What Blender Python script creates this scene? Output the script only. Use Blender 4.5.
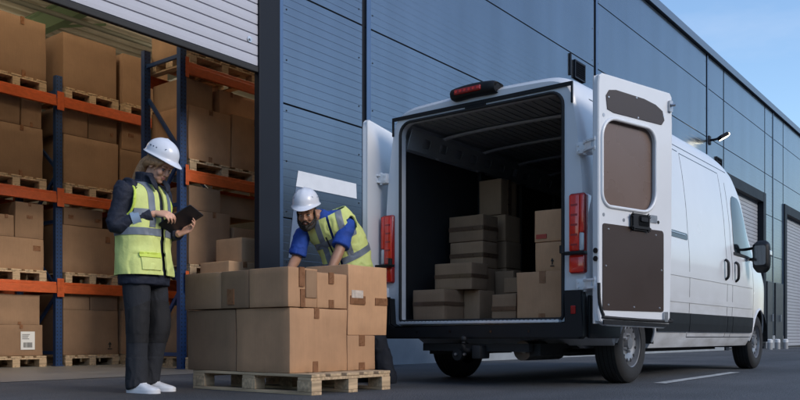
import bpy, bmesh, math, random
from mathutils import Vector, Matrix, noise
random.seed(7)
for o in list(bpy.data.objects): bpy.data.objects.remove(o)
S = bpy.context.scene
COL = S.collection
R = math.radians

# ------------------------------------------------------------------ camera, sky, sun, exposure
cam_d = bpy.data.cameras.new('camera'); cam = bpy.data.objects.new('camera', cam_d); COL.objects.link(cam)
cam.location = (0, 0, 0.40)
cam.rotation_euler = (R(90), 0, R(-52.17))
cam_d.sensor_width = 36; cam_d.lens = 36.45; cam_d.shift_y = 0.17125
cam_d.clip_start = 0.05; cam_d.clip_end = 5000
S.camera = cam
S.view_settings.view_transform = 'Standard'; S.view_settings.look = 'None'
S.view_settings.gamma = 1; S.view_settings.use_curve_mapping = False
S.view_settings.exposure = 0.90
SUN_FROM = Vector((0.06, -1.0, 0.50)).normalized()
SUN_EL = math.asin(SUN_FROM.z); SUN_ROT = math.atan2(SUN_FROM.x, SUN_FROM.y)
W = bpy.data.worlds.new('World'); S.world = W; W.use_nodes = True
wn = W.node_tree.nodes; wl = W.node_tree.links; wn.clear()
wo = wn.new('ShaderNodeOutputWorld'); bg = wn.new('ShaderNodeBackground'); sky = wn.new('ShaderNodeTexSky')
sky.sky_type = 'NISHITA'; sky.sun_disc = False; sky.sun_elevation = SUN_EL; sky.sun_rotation = SUN_ROT
sky.air_density = 1.15; sky.dust_density = .9; sky.ozone_density = 3.5
tc = wn.new('ShaderNodeTexCoord'); mp = wn.new('ShaderNodeMapping'); mp.inputs['Scale'].default_value = (1.2, 2.2, 7.0)
cn = wn.new('ShaderNodeTexNoise'); cn.inputs['Scale'].default_value = 1.6; cn.inputs['Detail'].default_value = 6; cn.inputs['Roughness'].default_value = .55
cr = wn.new('ShaderNodeMapRange'); cr.inputs[1].default_value = .47; cr.inputs[2].default_value = .75; cr.inputs[3].default_value = 0; cr.inputs[4].default_value = .24
mx = wn.new('ShaderNodeMix'); mx.data_type = 'RGBA'; mx.inputs[7].default_value = (3.6, 3.8, 4.4, 1)
wl.new(tc.outputs['Generated'], mp.inputs[0]); wl.new(mp.outputs[0], cn.inputs['Vector']); wl.new(cn.outputs['Fac'], cr.inputs[0])
wl.new(cr.outputs[0], mx.inputs[0]); wl.new(sky.outputs[0], mx.inputs[6]); wl.new(mx.outputs[2], bg.inputs[0]); wl.new(bg.outputs[0], wo.inputs[0])
bg.inputs[1].default_value = 0.132
sd = bpy.data.lights.new('sun', 'SUN'); sd.energy = 0.95; sd.angle = R(22); sd.color = (1.0, .88, .74)
sun = bpy.data.objects.new('sun', sd); COL.objects.link(sun); sun.location = SUN_FROM * 60
sun.rotation_euler = (-SUN_FROM).to_track_quat('-Z', 'Y').to_euler()

# ------------------------------------------------------------------ materials
def mat(name, col, rough=.6, metal=0., var=0., vscale=4., bump=0., bscale=60., coat=0., emit=None, estr=0., trans=0., spec=.5, detail=4):
    m = bpy.data.materials.new(name); m.use_nodes = True
    n = m.node_tree.nodes; l = m.node_tree.links; p = n['Principled BSDF']
    c = (col[0], col[1], col[2], 1)
    p.inputs['Base Color'].default_value = c; p.inputs['Roughness'].default_value = rough; p.inputs['Metallic'].default_value = metal
    p.inputs['Specular IOR Level'].default_value = spec
    if coat: p.inputs['Coat Weight'].default_value = coat; p.inputs['Coat Roughness'].default_value = .06
    if emit: p.inputs['Emission Color'].default_value = (*emit, 1); p.inputs['Emission Strength'].default_value = estr
    if trans: p.inputs['Transmission Weight'].default_value = trans
    t = n.new('ShaderNodeTexCoord')
    if var:
        nz = n.new('ShaderNodeTexNoise'); nz.inputs['Scale'].default_value = vscale; nz.inputs['Detail'].default_value = detail
        l.new(t.outputs['Object'], nz.inputs['Vector'])
        mr = n.new('ShaderNodeMapRange'); mr.inputs[1].default_value = .3; mr.inputs[2].default_value = .7
        mr.inputs[3].default_value = 1 - var; mr.inputs[4].default_value = 1 + var; l.new(nz.outputs['Fac'], mr.inputs[0])
        vm = n.new('ShaderNodeVectorMath'); vm.operation = 'SCALE'; vm.inputs[0].default_value = col[:3]; l.new(mr.outputs[0], vm.inputs['Scale'])
        l.new(vm.outputs[0], p.inputs['Base Color'])
        rr = n.new('ShaderNodeMapRange'); rr.inputs[3].default_value = max(.02, rough - .08); rr.inputs[4].default_value = min(1, rough + .08)
        l.new(nz.outputs['Fac'], rr.inputs[0]); l.new(rr.outputs[0], p.inputs['Roughness'])
    if bump:
        nb = n.new('ShaderNodeTexNoise'); nb.inputs['Scale'].default_value = bscale; nb.inputs['Detail'].default_value = 3
        l.new(t.outputs['Object'], nb.inputs['Vector'])
        b = n.new('ShaderNodeBump'); b.inputs['Strength'].default_value = bump; b.inputs['Distance'].default_value = .01
        l.new(nb.outputs['Fac'], b.inputs['Height']); l.new(b.outputs[0], p.inputs['Normal'])
    return m

def asphalt_mat():
    m = mat('asphalt', (.042, .045, .05), .8)
    n = m.node_tree.nodes; l = m.node_tree.links; p = n['Principled BSDF']; t = n.new('ShaderNodeTexCoord')
    a = n.new('ShaderNodeTexNoise'); a.inputs['Scale'].default_value = 130; a.inputs['Detail'].default_value = 5
    b = n.new('ShaderNodeTexNoise'); b.inputs['Scale'].default_value = .7; b.inputs['Detail'].default_value = 6
    v = n.new('ShaderNodeTexVoronoi'); v.inputs['Scale'].default_value = 95
    for x in (a, b, v): l.new(t.outputs['Object'], x.inputs['Vector'])
    r1 = n.new('ShaderNodeMapRange'); r1.inputs[1].default_value = .32; r1.inputs[2].default_value = .68; r1.inputs[3].default_value = .30; r1.inputs[4].default_value = 2.1
    r2 = n.new('ShaderNodeMapRange'); r2.inputs[1].default_value = .3; r2.inputs[2].default_value = .7; r2.inputs[3].default_value = .66; r2.inputs[4].default_value = 1.32
    l.new(a.outputs['Fac'], r1.inputs[0]); l.new(b.outputs['Fac'], r2.inputs[0])
    mu = n.new('ShaderNodeMath'); mu.operation = 'MULTIPLY'; l.new(r1.outputs[0], mu.inputs[0]); l.new(r2.outputs[0], mu.inputs[1])
    vm = n.new('ShaderNodeVectorMath'); vm.operation = 'SCALE'; vm.inputs[0].default_value = (.062, .065, .072); l.new(mu.outputs[0], vm.inputs['Scale'])
    l.new(vm.outputs[0], p.inputs['Base Color'])
    bu = n.new('ShaderNodeBump'); bu.inputs['Strength'].default_value = .7; bu.inputs['Distance'].default_value = .012
    l.new(v.outputs['Distance'], bu.inputs['Height']); l.new(bu.outputs[0], p.inputs['Normal'])
    rr = n.new('ShaderNodeMapRange'); rr.inputs[3].default_value = .62; rr.inputs[4].default_value = .92; l.new(b.outputs['Fac'], rr.inputs[0]); l.new(rr.outputs[0], p.inputs['Roughness'])
    return m

def cardboard_mat(name, col):
    m = mat(name, col, .85)
    n = m.node_tree.nodes; l = m.node_tree.links; p = n['Principled BSDF']; t = n.new('ShaderNodeTexCoord')
    oi = n.new('ShaderNodeObjectInfo')
    va = n.new('ShaderNodeVectorMath'); va.operation = 'ADD'
    l.new(t.outputs['Object'], va.inputs[0]); l.new(oi.outputs['Random'], va.inputs[1])
    a = n.new('ShaderNodeTexNoise'); a.inputs['Scale'].default_value = 3.2; a.inputs['Detail'].default_value = 7; a.inputs['Roughness'].default_value = .62
    l.new(va.outputs[0], a.inputs['Vector'])
    w = n.new('ShaderNodeMapping'); w.inputs['Scale'].default_value = (90, 90, 6); l.new(va.outputs[0], w.inputs[0])
    f = n.new('ShaderNodeTexNoise'); f.inputs['Scale'].default_value = 1.; f.inputs['Detail'].default_value = 2; l.new(w.outputs[0], f.inputs['Vector'])
    r1 = n.new('ShaderNodeMapRange'); r1.inputs[1].default_value = .3; r1.inputs[2].default_value = .7; r1.inputs[3].default_value = .86; r1.inputs[4].default_value = 1.12
    r2 = n.new('ShaderNodeMapRange'); r2.inputs[1].default_value = .3; r2.inputs[2].default_value = .7; r2.inputs[3].default_value = .965; r2.inputs[4].default_value = 1.03
    r3 = n.new('ShaderNodeMapRange'); r3.inputs[3].default_value = .80; r3.inputs[4].default_value = 1.14; l.new(oi.outputs['Random'], r3.inputs[0])
    l.new(a.outputs['Fac'], r1.inputs[0]); l.new(f.outputs['Fac'], r2.inputs[0])
    m1 = n.new('ShaderNodeMath'); m1.operation = 'MULTIPLY'; l.new(r1.outputs[0], m1.inputs[0]); l.new(r2.outputs[0], m1.inputs[1])
    m2 = n.new('ShaderNodeMath'); m2.operation = 'MULTIPLY'; l.new(m1.outputs[0], m2.inputs[0]); l.new(r3.outputs[0], m2.inputs[1])
    vm = n.new('ShaderNodeVectorMath'); vm.operation = 'SCALE'; vm.inputs[0].default_value = col; l.new(m2.outputs[0], vm.inputs['Scale'])
    l.new(vm.outputs[0], p.inputs['Base Color'])
    b = n.new('ShaderNodeBump'); b.inputs['Strength'].default_value = .12; b.inputs['Distance'].default_value = .003
    l.new(f.outputs['Fac'], b.inputs['Height']); l.new(b.outputs[0], p.inputs['Normal'])
    return m

def wood_mat(name, col, axis='x'):
    m = mat(name, col, .8)
    n = m.node_tree.nodes; l = m.node_tree.links; p = n['Principled BSDF']; t = n.new('ShaderNodeTexCoord')
    mpn = n.new('ShaderNodeMapping'); mpn.inputs['Scale'].default_value = (40, 3, 40) if axis == 'y' else (3, 40, 40)
    l.new(t.outputs['Object'], mpn.inputs[0])
    a = n.new('ShaderNodeTexNoise'); a.inputs['Scale'].default_value = 1; a.inputs['Detail'].default_value = 5; l.new(mpn.outputs[0], a.inputs['Vector'])
    r = n.new('ShaderNodeMapRange'); r.inputs[1].default_value = .3; r.inputs[2].default_value = .7; r.inputs[3].default_value = .6; r.inputs[4].default_value = 1.25
    l.new(a.outputs['Fac'], r.inputs[0])
    vm = n.new('ShaderNodeVectorMath'); vm.operation = 'SCALE'; vm.inputs[0].default_value = col; l.new(r.outputs[0], vm.inputs['Scale']); l.new(vm.outputs[0], p.inputs['Base Color'])
    return m

def holed_steel(name, col):   # painted upright with punched holes in a regular pitch
    m = mat(name, col, .45, var=.12, vscale=6)
    n = m.node_tree.nodes; l = m.node_tree.links; p = n['Principled BSDF']
    t = [x for x in n if x.type == 'TEX_COORD'][0]
    old = p.inputs['Base Color'].links[0].from_socket
    sx = n.new('ShaderNodeSeparateXYZ'); l.new(t.outputs['Object'], sx.inputs[0])
    def frac(sock, sc, off):
        a = n.new('ShaderNodeMath'); a.operation = 'MULTIPLY_ADD'; a.inputs[1].default_value = sc; a.inputs[2].default_value = off; l.new(sock, a.inputs[0])
        b = n.new('ShaderNodeMath'); b.operation = 'FRACT'; l.new(a.outputs[0], b.inputs[0])
        c = n.new('ShaderNodeMath'); c.operation = 'SUBTRACT'; c.inputs[1].default_value = .5; l.new(b.outputs[0], c.inputs[0])
        d = n.new('ShaderNodeMath'); d.operation = 'ABSOLUTE'; l.new(c.outputs[0], d.inputs[0]); return d.outputs[0]
    z = frac(sx.outputs[2], 1 / .05, 0)
    g = n.new('ShaderNodeMath'); g.operation = 'LESS_THAN'; g.inputs[1].default_value = .2; l.new(z, g.inputs[0])
    ax = n.new('ShaderNodeMath'); ax.operation = 'ABSOLUTE'; l.new(sx.outputs[0], ax.inputs[0])
    s2 = n.new('ShaderNodeMath'); s2.operation = 'SUBTRACT'; s2.inputs[1].default_value = .025; l.new(ax.outputs[0], s2.inputs[0])
    a2 = n.new('ShaderNodeMath'); a2.operation = 'ABSOLUTE'; l.new(s2.outputs[0], a2.inputs[0])
    g2 = n.new('ShaderNodeMath'); g2.operation = 'LESS_THAN'; g2.inputs[1].default_value = .007; l.new(a2.outputs[0], g2.inputs[0])
    mm = n.new('ShaderNodeMath'); mm.operation = 'MULTIPLY'; l.new(g.outputs[0], mm.inputs[0]); l.new(g2.outputs[0], mm.inputs[1])
    mi = n.new('ShaderNodeMix'); mi.data_type = 'RGBA'; mi.inputs[7].default_value = (.006, .007, .01, 1)
    l.new(mm.outputs[0], mi.inputs[0]); l.new(old, mi.inputs[6]); l.new(mi.outputs[2], p.inputs['Base Color'])
    return m

M = dict(
    asphalt=asphalt_mat(),
    concrete=mat('concrete floor', (.20, .195, .18), .45, var=.15, vscale=1.5, bump=.1, bscale=20),
    road_paint=mat('road paint', (.42, .43, .43), .8, var=.35, vscale=14, detail=8),
    facade=mat('facade panel', (.140, .170, .208), .20, metal=.86, var=.07, vscale=.5, bump=.006, bscale=1.3),
    facade_trim=mat('facade trim', (.10, .145, .22), .3, metal=.8, var=.05, vscale=2),
    dark_trim=mat('dark trim', (.008, .011, .018), .55, spec=.2, var=.1, vscale=3),
    dark_rec=mat('dark recess', (.01, .012, .016), .8),
    plinth=mat('plinth concrete', (.24, .27, .30), .85, var=.12, vscale=2.5, bump=.15, bscale=30),
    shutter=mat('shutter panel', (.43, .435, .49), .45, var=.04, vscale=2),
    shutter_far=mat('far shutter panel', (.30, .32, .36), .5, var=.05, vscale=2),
    coping=mat('coping', (.10, .14, .20), .4, metal=.4),
    roof_sheet=mat('roof sheet', (.58, .55, .47), .5, var=.1, vscale=2),
    roof_steel=mat('roof steel', (.20, .21, .18), .5, var=.1, vscale=2),
    inner_wall=mat('inner wall', (.30, .28, .25), .8, var=.08),
    white_mark=mat('white wall mark', (.66, .69, .74), .5, var=.06, vscale=5),
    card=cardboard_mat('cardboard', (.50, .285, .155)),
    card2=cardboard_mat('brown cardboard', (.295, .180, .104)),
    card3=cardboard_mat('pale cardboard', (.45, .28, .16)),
    tape=mat('packing tape', (.235, .112, .056), .28, var=.15, vscale=20),
    tape_dark=mat('worn packing tape', (.11, .06, .035), .3, var=.15, vscale=20),
    blue_grey_mark=mat('blue grey wall mark', (.13, .17, .245), .4, metal=.3, var=.05, vscale=5),
    paper=mat('label paper', (.72, .72, .70), .7),
    ink=mat('black ink', (.012, .012, .012), .7),
    red_ink=mat('red ink', (.38, .05, .03), .6),
    torn=mat('torn paper', (.55, .47, .40), .7, var=.2, vscale=40),
    wood=wood_mat('pallet wood', (.52, .375, .23)),
    wood_y=wood_mat('pallet wood lengthwise', (.54, .39, .24), 'y'),
    navy_patch=mat('navy block patch', (.012, .018, .035), .6, var=.2, vscale=30),
    rack_blue=holed_steel('rack blue', (.015, .050, .145)),
    rack_blue_plain=mat('rack blue plain', (.015, .050, .145), .45, var=.12, vscale=6),
    rack_orange=mat('rack orange', (.55, .10, .022), .42, var=.1, vscale=5),
    paint=mat('van paint', (.68, .70, .73), .25, var=.03, vscale=1.3, coat=.25),
    paint_in=mat('door inner paint', (.74, .76, .79), .32, var=.02, vscale=3, coat=.3),
    black_pl=mat('black plastic', (.009, .010, .012), .55, spec=.3, var=.15, vscale=8, bump=.1, bscale=300),
    black_gl=mat('gloss black', (.008, .008, .009), .15),
    rubber=mat('rubber', (.012, .012, .013), .7, var=.2, vscale=10),
    tyre=mat('tyre rubber', (.016, .016, .017), .75, var=.2, vscale=12, bump=.15, bscale=80),
    rim=mat('steel rim', (.26, .27, .29), .45, metal=.6, var=.1, vscale=12),
    glass=mat('dark window glass', (.006, .008, .010), .08, spec=.35),
    mirror_gl=mat('mirror glass', (.10, .11, .125), .08, metal=.9),
    ply=mat('brown coated plywood', (.042, .026, .020), .42, var=.02, vscale=3),
    ply_gl=mat('window plywood', (.17, .118, .096), .28, var=.02, vscale=3),
    screw=mat('screw', (.7, .7, .7), .3, metal=.8),
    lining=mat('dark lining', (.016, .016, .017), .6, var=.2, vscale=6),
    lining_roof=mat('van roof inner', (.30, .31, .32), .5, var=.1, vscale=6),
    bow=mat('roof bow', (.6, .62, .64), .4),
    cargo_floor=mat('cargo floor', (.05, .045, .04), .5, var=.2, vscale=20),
    alu=mat('aluminium sill', (.66, .70, .74), .35, metal=.3, var=.08, vscale=20),
    red_lens=mat('red lens', (.78, .035, .016), .14, coat=1., var=.15, vscale=14),
    red_dark=mat('dark red lens', (.34, .010, .007), .15, coat=1.),
    clear_lens=mat('clear lens', (.55, .56, .58), .12, coat=1.),
    metal=mat('zinc steel', (.45, .47, .5), .35, metal=.8, var=.1, vscale=20),
    under=mat('underbody', (.012, .012, .013), .7, var=.3, vscale=8),
    exhaust=mat('exhaust', (.2, .2, .2), .4, metal=.8, var=.2, vscale=8),
    lamp_glow=mat('lit lamp lens', (1, .9, .7), .3, emit=(1, .84, .55), estr=6),
    tube_glow=mat('ceiling lamp lens', (1, .95, .85), .3, emit=(1, .86, .66), estr=9),
    skin_f=mat('fair skin', (.68, .37, .25), .5, var=.06, vscale=30),
    skin_m=mat('brown skin', (.37, .20, .13), .48, var=.08, vscale=30),
    hair_f=mat('light brown hair', (.36, .19, .085), .5, var=.35, vscale=70, bump=.3, bscale=150),
    hair_m=mat('black hair', (.010, .008, .007), .6, var=.3, vscale=80, bump=.5, bscale=200),
    eye_w=mat('eye white', (.45, .43, .41), .4),
    teeth=mat('teeth', (.75, .72, .66), .3),
    lips=mat('lips', (.38, .13, .11), .45),
    lips_m=mat('lips brown', (.22, .08, .065), .45),
    hat=mat('hard hat', (.72, .75, .82), .3, coat=.3),
    hat_in=mat('hat harness', (.10, .14, .2), .6),
    jacket=mat('navy jacket', (.010, .014, .030), .75, var=.2, vscale=12, bump=.25, bscale=90),
    trousers=mat('charcoal trousers', (.016, .018, .024), .85, var=.15, vscale=14, bump=.25, bscale=120),
    knee=mat('black knee patch', (.009, .009, .011), .8, bump=.2, bscale=200),
    navy_tr=mat('navy trousers', (.010, .013, .022), .85, var=.15, vscale=14),
    hivis=mat('hi vis yellow', (.68, .75, .25), .7, var=.08, vscale=10, bump=.2, bscale=60),
    hivis_edge=mat('hi vis piping', (.62, .76, .10), .6),
    band=mat('reflective band', (.17, .20, .245), .4, var=.1, vscale=20),
    band_light=mat('sleeve reflector', (.24, .33, .45), .4),
    polo=mat('blue polo', (.012, .058, .32), .8, var=.12, vscale=14, bump=.2, bscale=150),
    shoe_w=mat('white shoe', (.74, .75, .78), .55, var=.04, vscale=20),
    shoe_b=mat('black shoe', (.008, .008, .009), .5),
    tablet=mat('tablet shell', (.012, .015, .022), .45),
    screen=mat('tablet screen', (.01, .012, .016), .1),
    gold=mat('gold ring', (.75, .5, .15), .25, metal=1),
    bollard=mat('bollard grey', (.30, .31, .32), .6),
    white=mat('white band', (.66, .68, .70), .5),
    green_steel=mat('green steel', (.17, .26, .15), .5),
    treeline=mat('dark tree line', (.020, .030, .018), .95, var=.5, vscale=.25, detail=8),
    grey_door=mat('entrance door', (.035, .042, .052), .4, var=.06),
)

def weather(m, scale, lo, hi, grime=None):
    """streaky variation over a material; grime adds road dust low down"""
    n = m.node_tree.nodes; l = m.node_tree.links; p = n['Principled BSDF']; src = p.inputs['Base Color'].links[0].from_socket
    t = n.new('ShaderNodeTexCoord'); mp_ = n.new('ShaderNodeMapping'); mp_.inputs['Scale'].default_value = scale; l.new(t.outputs['Object'], mp_.inputs[0])
    a = n.new('ShaderNodeTexNoise'); a.inputs['Scale'].default_value = 1; a.inputs['Detail'].default_value = 7; l.new(mp_.outputs[0], a.inputs['Vector'])
    r = n.new('ShaderNodeMapRange'); r.inputs[1].default_value = .3; r.inputs[2].default_value = .7; r.inputs[3].default_value = lo; r.inputs[4].default_value = hi; l.new(a.outputs['Fac'], r.inputs[0])
    if grime:
        sx = n.new('ShaderNodeSeparateXYZ'); l.new(t.outputs['Object'], sx.inputs[0])
        g = n.new('ShaderNodeMapRange'); g.inputs[1].default_value = .95; g.inputs[2].default_value = .35; g.inputs[3].default_value = 0; g.inputs[4].default_value = .55; l.new(sx.outputs[2], g.inputs[0])
        mu = n.new('ShaderNodeMath'); mu.operation = 'MULTIPLY'; l.new(g.outputs[0], mu.inputs[0]); l.new(r.outputs[0], mu.inputs[1])
        mi = n.new('ShaderNodeMix'); mi.data_type = 'RGBA'; mi.inputs[7].default_value = (*grime, 1); l.new(mu.outputs[0], mi.inputs[0]); l.new(src, mi.inputs[6]); l.new(mi.outputs[2], p.inputs['Base Color'])
    else:
        vm = n.new('ShaderNodeVectorMath'); vm.operation = 'SCALE'; l.new(src, vm.inputs[0]); l.new(r.outputs[0], vm.inputs['Scale']); l.new(vm.outputs[0], p.inputs['Base Color'])
weather(M['facade'], (1.6, 1.6, .12), .90, 1.08)
weather(M['asphalt'], (.22, 1.6, 1), .78, 1.16)
weather(M['paint'], (3, 3, 9), 0, 1, (.30, .28, .25))
weather(M['rack_orange'], (14, 14, 30), .82, 1.1)
weather(M['shoe_w'], (20, 20, 20), .93, 1.03) if M['shoe_w'].node_tree.nodes['Principled BSDF'].inputs['Base Color'].links else None

# ------------------------------------------------------------------ helpers
def tag(o, label, cat, group=None):
    o['label'] = label; o['category'] = cat
    if group: o['group'] = group
    return o
def empty(name, loc, label, cat, group=None, rz=0):
    o = bpy.data.objects.new(name, None); COL.objects.link(o); o.location = loc; o.rotation_euler = (0, 0, rz); o.empty_display_size = .1
    return tag(o, label, cat, group)
def link_mesh(name, me, mats, parent=None, loc=None):
    o = bpy.data.objects.new(name, me); COL.objects.link(o)
    me.materials.clear()
    for m in (mats if isinstance(mats, (list, tuple)) else [mats]): me.materials.append(m)
    if parent: o.parent = parent
    if loc is not None: o.location = loc
    return o
def obj(name, bm, mats, parent=None, loc=None, smooth=None):
    bmesh.ops.recalc_face_normals(bm, faces=bm.faces)
    me = bpy.data.meshes.new(name); bm.to_mesh(me); bm.free()
    if smooth is not None:
        for p in me.polygons: p.use_smooth = True
        me.set_sharp_from_angle(angle=R(smooth))
    return link_mesh(name, me, mats, parent, loc)
def struct(o): o['kind'] = 'structure'; return o
def copy_tree(o, parent=None):
    c = o.copy(); COL.objects.link(c)
    if parent: c.parent = parent
    for ch in o.children: copy_tree(ch, c)
    return c
def NB(): return bmesh.new()
def box(bm, x0, x1, y0, y1, z0, z1, mi=0, bev=0., seg=2):
    v = [bm.verts.new((x, y, z)) for x in (x0, x1) for y in (y0, y1) for z in (z0, z1)]
    f = [bm.faces.new([v[i] for i in q]) for q in ((0, 1, 3, 2), (4, 6, 7, 5), (0, 4, 5, 1), (2, 3, 7, 6), (0, 2, 6, 4), (1, 5, 7, 3))]
    for q in f: q.material_index = mi
    if bev:
        e = list({ed for q in f for ed in q.edges})
        r = bmesh.ops.bevel(bm, geom=e, offset=bev, segments=seg, affect='EDGES', profile=.5)
        for q in r['faces']: q.material_index = mi
    return v
def frame_of(t, ref):
    t = t.normalized(); s = ref - t * ref.dot(t)
    if s.length < 1e-5: s = Vector((1, 0, 0)).cross(t) if abs(t.x) < .9 else Vector((0, 1, 0)).cross(t)
    s.normalize(); return s, t.cross(s).normalized()
def catmull(P, k):
    if k <= 1: return P
    out = []
    n = len(P)
    for i in range(n - 1):
        p0, p1, p2, p3 = P[max(i - 1, 0)], P[i], P[i + 1], P[min(i + 2, n - 1)]
        for j in range(k):
            t = j / k
            out.append([.5 * ((2 * b) + (-a + c) * t + (2 * a - 5 * b + 4 * c - d) * t * t + (-a + 3 * b - 3 * c + d) * t ** 3) for a, b, c, d in zip(p0, p1, p2, p3)])
    out.append(list(P[-1])); return out
def tube(bm, pts, rad, n=14, ref=(0, 0, 1), k=1, mi=0, cap=True, sup=2.0):
    """swept tube; rad a float list or (r_ref, r_other) list"""
    rows = []
    for p, r in zip(pts, rad):
        rx, ry = (r if isinstance(r, (tuple, list)) else (r, r)); rows.append([p[0], p[1], p[2], rx, ry])
    rows = catmull(rows, k); ref = Vector(ref); rings = []
    C = [Vector(r[:3]) for r in rows]
    for i, r in enumerate(rows):
        t = C[min(i + 1, len(C) - 1)] - C[max(i - 1, 0)]
        if t.length < 1e-9: t = Vector((0, 0, 1))
        s, u = frame_of(t, ref); ring = []
        for j in range(n):
            a = 2 * math.pi * j / n; ca, sa = math.cos(a), math.sin(a)
            e = 2 / sup
            x = math.copysign(abs(ca) ** e, ca) * r[3]; y = math.copysign(abs(sa) ** e, sa) * r[4]
            ring.append(bm.verts.new(C[i] + s * x + u * y))
        rings.append(ring)
    for a, b in zip(rings, rings[1:]):
        for j in range(n):
            f = bm.faces.new((a[j], a[(j + 1) % n], b[(j + 1) % n], b[j])); f.material_index = mi
    if cap:
        for rg in (rings[0], rings[-1]):
            f = bm.faces.new(rg); f.material_index = mi
    return rings
def cyl(bm, p0, p1, r, n=16, mi=0, r2=None): return tube(bm, [p0, p1], [r, r if r2 is None else r2], n=n, ref=(.31, .17, .9), mi=mi)
def bar(bm, p0, p1, w, h, ref=(0, 0, 1), mi=0):
    p0 = Vector(p0); p1 = Vector(p1); s, u = frame_of(p1 - p0, Vector(ref)); rg = []
    for p in (p0, p1): rg.append([bm.verts.new(p + s * a * h / 2 + u * b * w / 2) for a, b in ((-1, -1), (1, -1), (1, 1), (-1, 1))])
    for j in range(4): bm.faces.new((rg[0][j], rg[0][(j + 1) % 4], rg[1][(j + 1) % 4], rg[1][j])).material_index = mi
    for q in rg: bm.faces.new(q).material_index = mi
def ell(bm, c, r, mtx=None, nu=16, nv=10, mi=0):
    g = bmesh.ops.create_uvsphere(bm, u_segments=nu, v_segments=nv, radius=1)
    c = Vector(c)
    for v in g['verts']:
        p = Vector((v.co.x * r[0], v.co.y * r[1], v.co.z * r[2]))
        if mtx is not None: p = mtx @ p
        v.co = p + c
    if mi:
        for f in {f for v in g['verts'] for f in v.link_faces}: f.material_index = mi
def rrect(x0, x1, y0, y1, r, n=6):
    o = []
    rs = r if isinstance(r, (list, tuple)) else [r] * 4
    for (cx, cy, a0, rr) in ((x1 - rs[0], y1 - rs[0], 0, rs[0]), (x0 + rs[1], y1 - rs[1], 90, rs[1]), (x0 + rs[2], y0 + rs[2], 180, rs[2]), (x1 - rs[3], y0 + rs[3], 270, rs[3])):
        for i in range(n + 1):
            a = R(a0 + 90 * i / n); o.append((cx + rr * math.cos(a), cy + rr * math.sin(a)))
    return o
def plate(bm, outer, fn, t0, t1, holes=(), mi=0):
    """flat plate with holes; fn(a,b,t) maps to 3-D; t0/t1 are the two face depths"""
    loops = [outer] + list(holes); rings = []
    for t in (t0, t1):
        es = []; rg = []
        for lp in loops:
            vs = [bm.verts.new(fn(a, b, t)) for a, b in lp]; rg.append(vs)
            for i in range(len(vs)): es.append(bm.edges.new((vs[i], vs[(i + 1) % len(vs)])))
        r = bmesh.ops.triangle_fill(bm, edges=es, use_beauty=True, use_dissolve=False)
        for g in r['geom']:
            if isinstance(g, bmesh.types.BMFace): g.material_index = mi
        rings.append(rg)
    for a, b in zip(rings[0], rings[1]):
        n = len(a)
        for i in range(n): bm.faces.new((a[i], a[(i + 1) % n], b[(i + 1) % n], b[i])).material_index = mi
def apply_mods(bm, mods, name='tmp'):
    """run modifiers on a bmesh through the depsgraph, give back a mesh"""
    bmesh.ops.recalc_face_normals(bm, faces=bm.faces)
    me = bpy.data.meshes.new(name); bm.to_mesh(me); bm.free()
    o = bpy.data.objects.new(name, me); COL.objects.link(o)
    for ty, kw in mods:
        m = o.modifiers.new(ty, ty)
        for a, b in kw.items(): setattr(m, a, b)
    bpy.context.view_layer.update()
    ev = o.evaluated_get(bpy.context.evaluated_depsgraph_get())
    out = bpy.data.meshes.new_from_object(ev); bpy.data.objects.remove(o); bpy.data.meshes.remove(me)
    return out
def remesh(bm, voxel, it=3, fac=.5):
    mods = [('REMESH', dict(mode='VOXEL', voxel_size=voxel, use_smooth_shade=True))]
    if it: mods.append(('SMOOTH', dict(factor=fac, iterations=it)))
    return apply_mods(bm, mods)
def wrinkle(me, amp, scale, stretch=(1, 1, 1), seed=0., mask=None):
    co = [v.co.copy() for v in me.vertices]; no = [v.vector.copy() for v in me.vertex_normals]; out = []
    for c, nn in zip(co, no):
        p = Vector((c.x * stretch[0], c.y * stretch[1], c.z * stretch[2])) * scale + Vector((seed, seed * 1.7, 0))
        d = noise.noise(p) + .5 * noise.noise(p * 2.1)
        d = 1 - 2 * abs(d) if d < .2 else d
        out.extend(c + nn * (amp * d * .6 * (mask(c) if mask else 1)))
    me.vertices.foreach_set('co', out); me.update()
def mesh_obj(name, me, mats, parent=None, smooth=60):
    me.name = name
    for p in me.polygons: p.use_smooth = True
    if smooth: me.set_sharp_from_angle(angle=R(smooth))
    return link_mesh(name, me, mats, parent)
def shell(me, cuts, keep, offset, thick=0., back=-.004):
    """copy of the faces of a mesh that pass keep(), cut cleanly along planes, pushed out and given thickness"""
    bm = NB(); bm.from_mesh(me)
    for co, no in cuts:
        bmesh.ops.bisect_plane(bm, geom=list(bm.verts) + list(bm.edges) + list(bm.faces), plane_co=co, plane_no=no, dist=1e-5)
    bm.normal_update()
    bad = [f for f in bm.faces if not keep(f.calc_center_median(), f.normal)]
    bmesh.ops.delete(bm, geom=bad, context='FACES'); bm.normal_update()
    nor = {v: v.normal.copy() for v in bm.verts}
    for v, n in nor.items(): v.co += n * offset
    th = (thick if thick else offset) - back * 0
    bnd = [e for e in bm.edges if e.is_boundary]
    r = bmesh.ops.extrude_edge_only(bm, edges=bnd)
    nv = [g for g in r['geom'] if isinstance(g, bmesh.types.BMVert)]
    src = {}
    for g in r['geom']:
        if isinstance(g, bmesh.types.BMEdge): pass
    base = {}
    for v in nv:
        for e in v.link_edges:
            w = e.other_vert(v)
            if w in nor and (w.co - v.co).length < 1e-7: base[v] = nor[w]
    for v in nv:
        if v in base: v.co -= base[v] * th
    return bm
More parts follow.
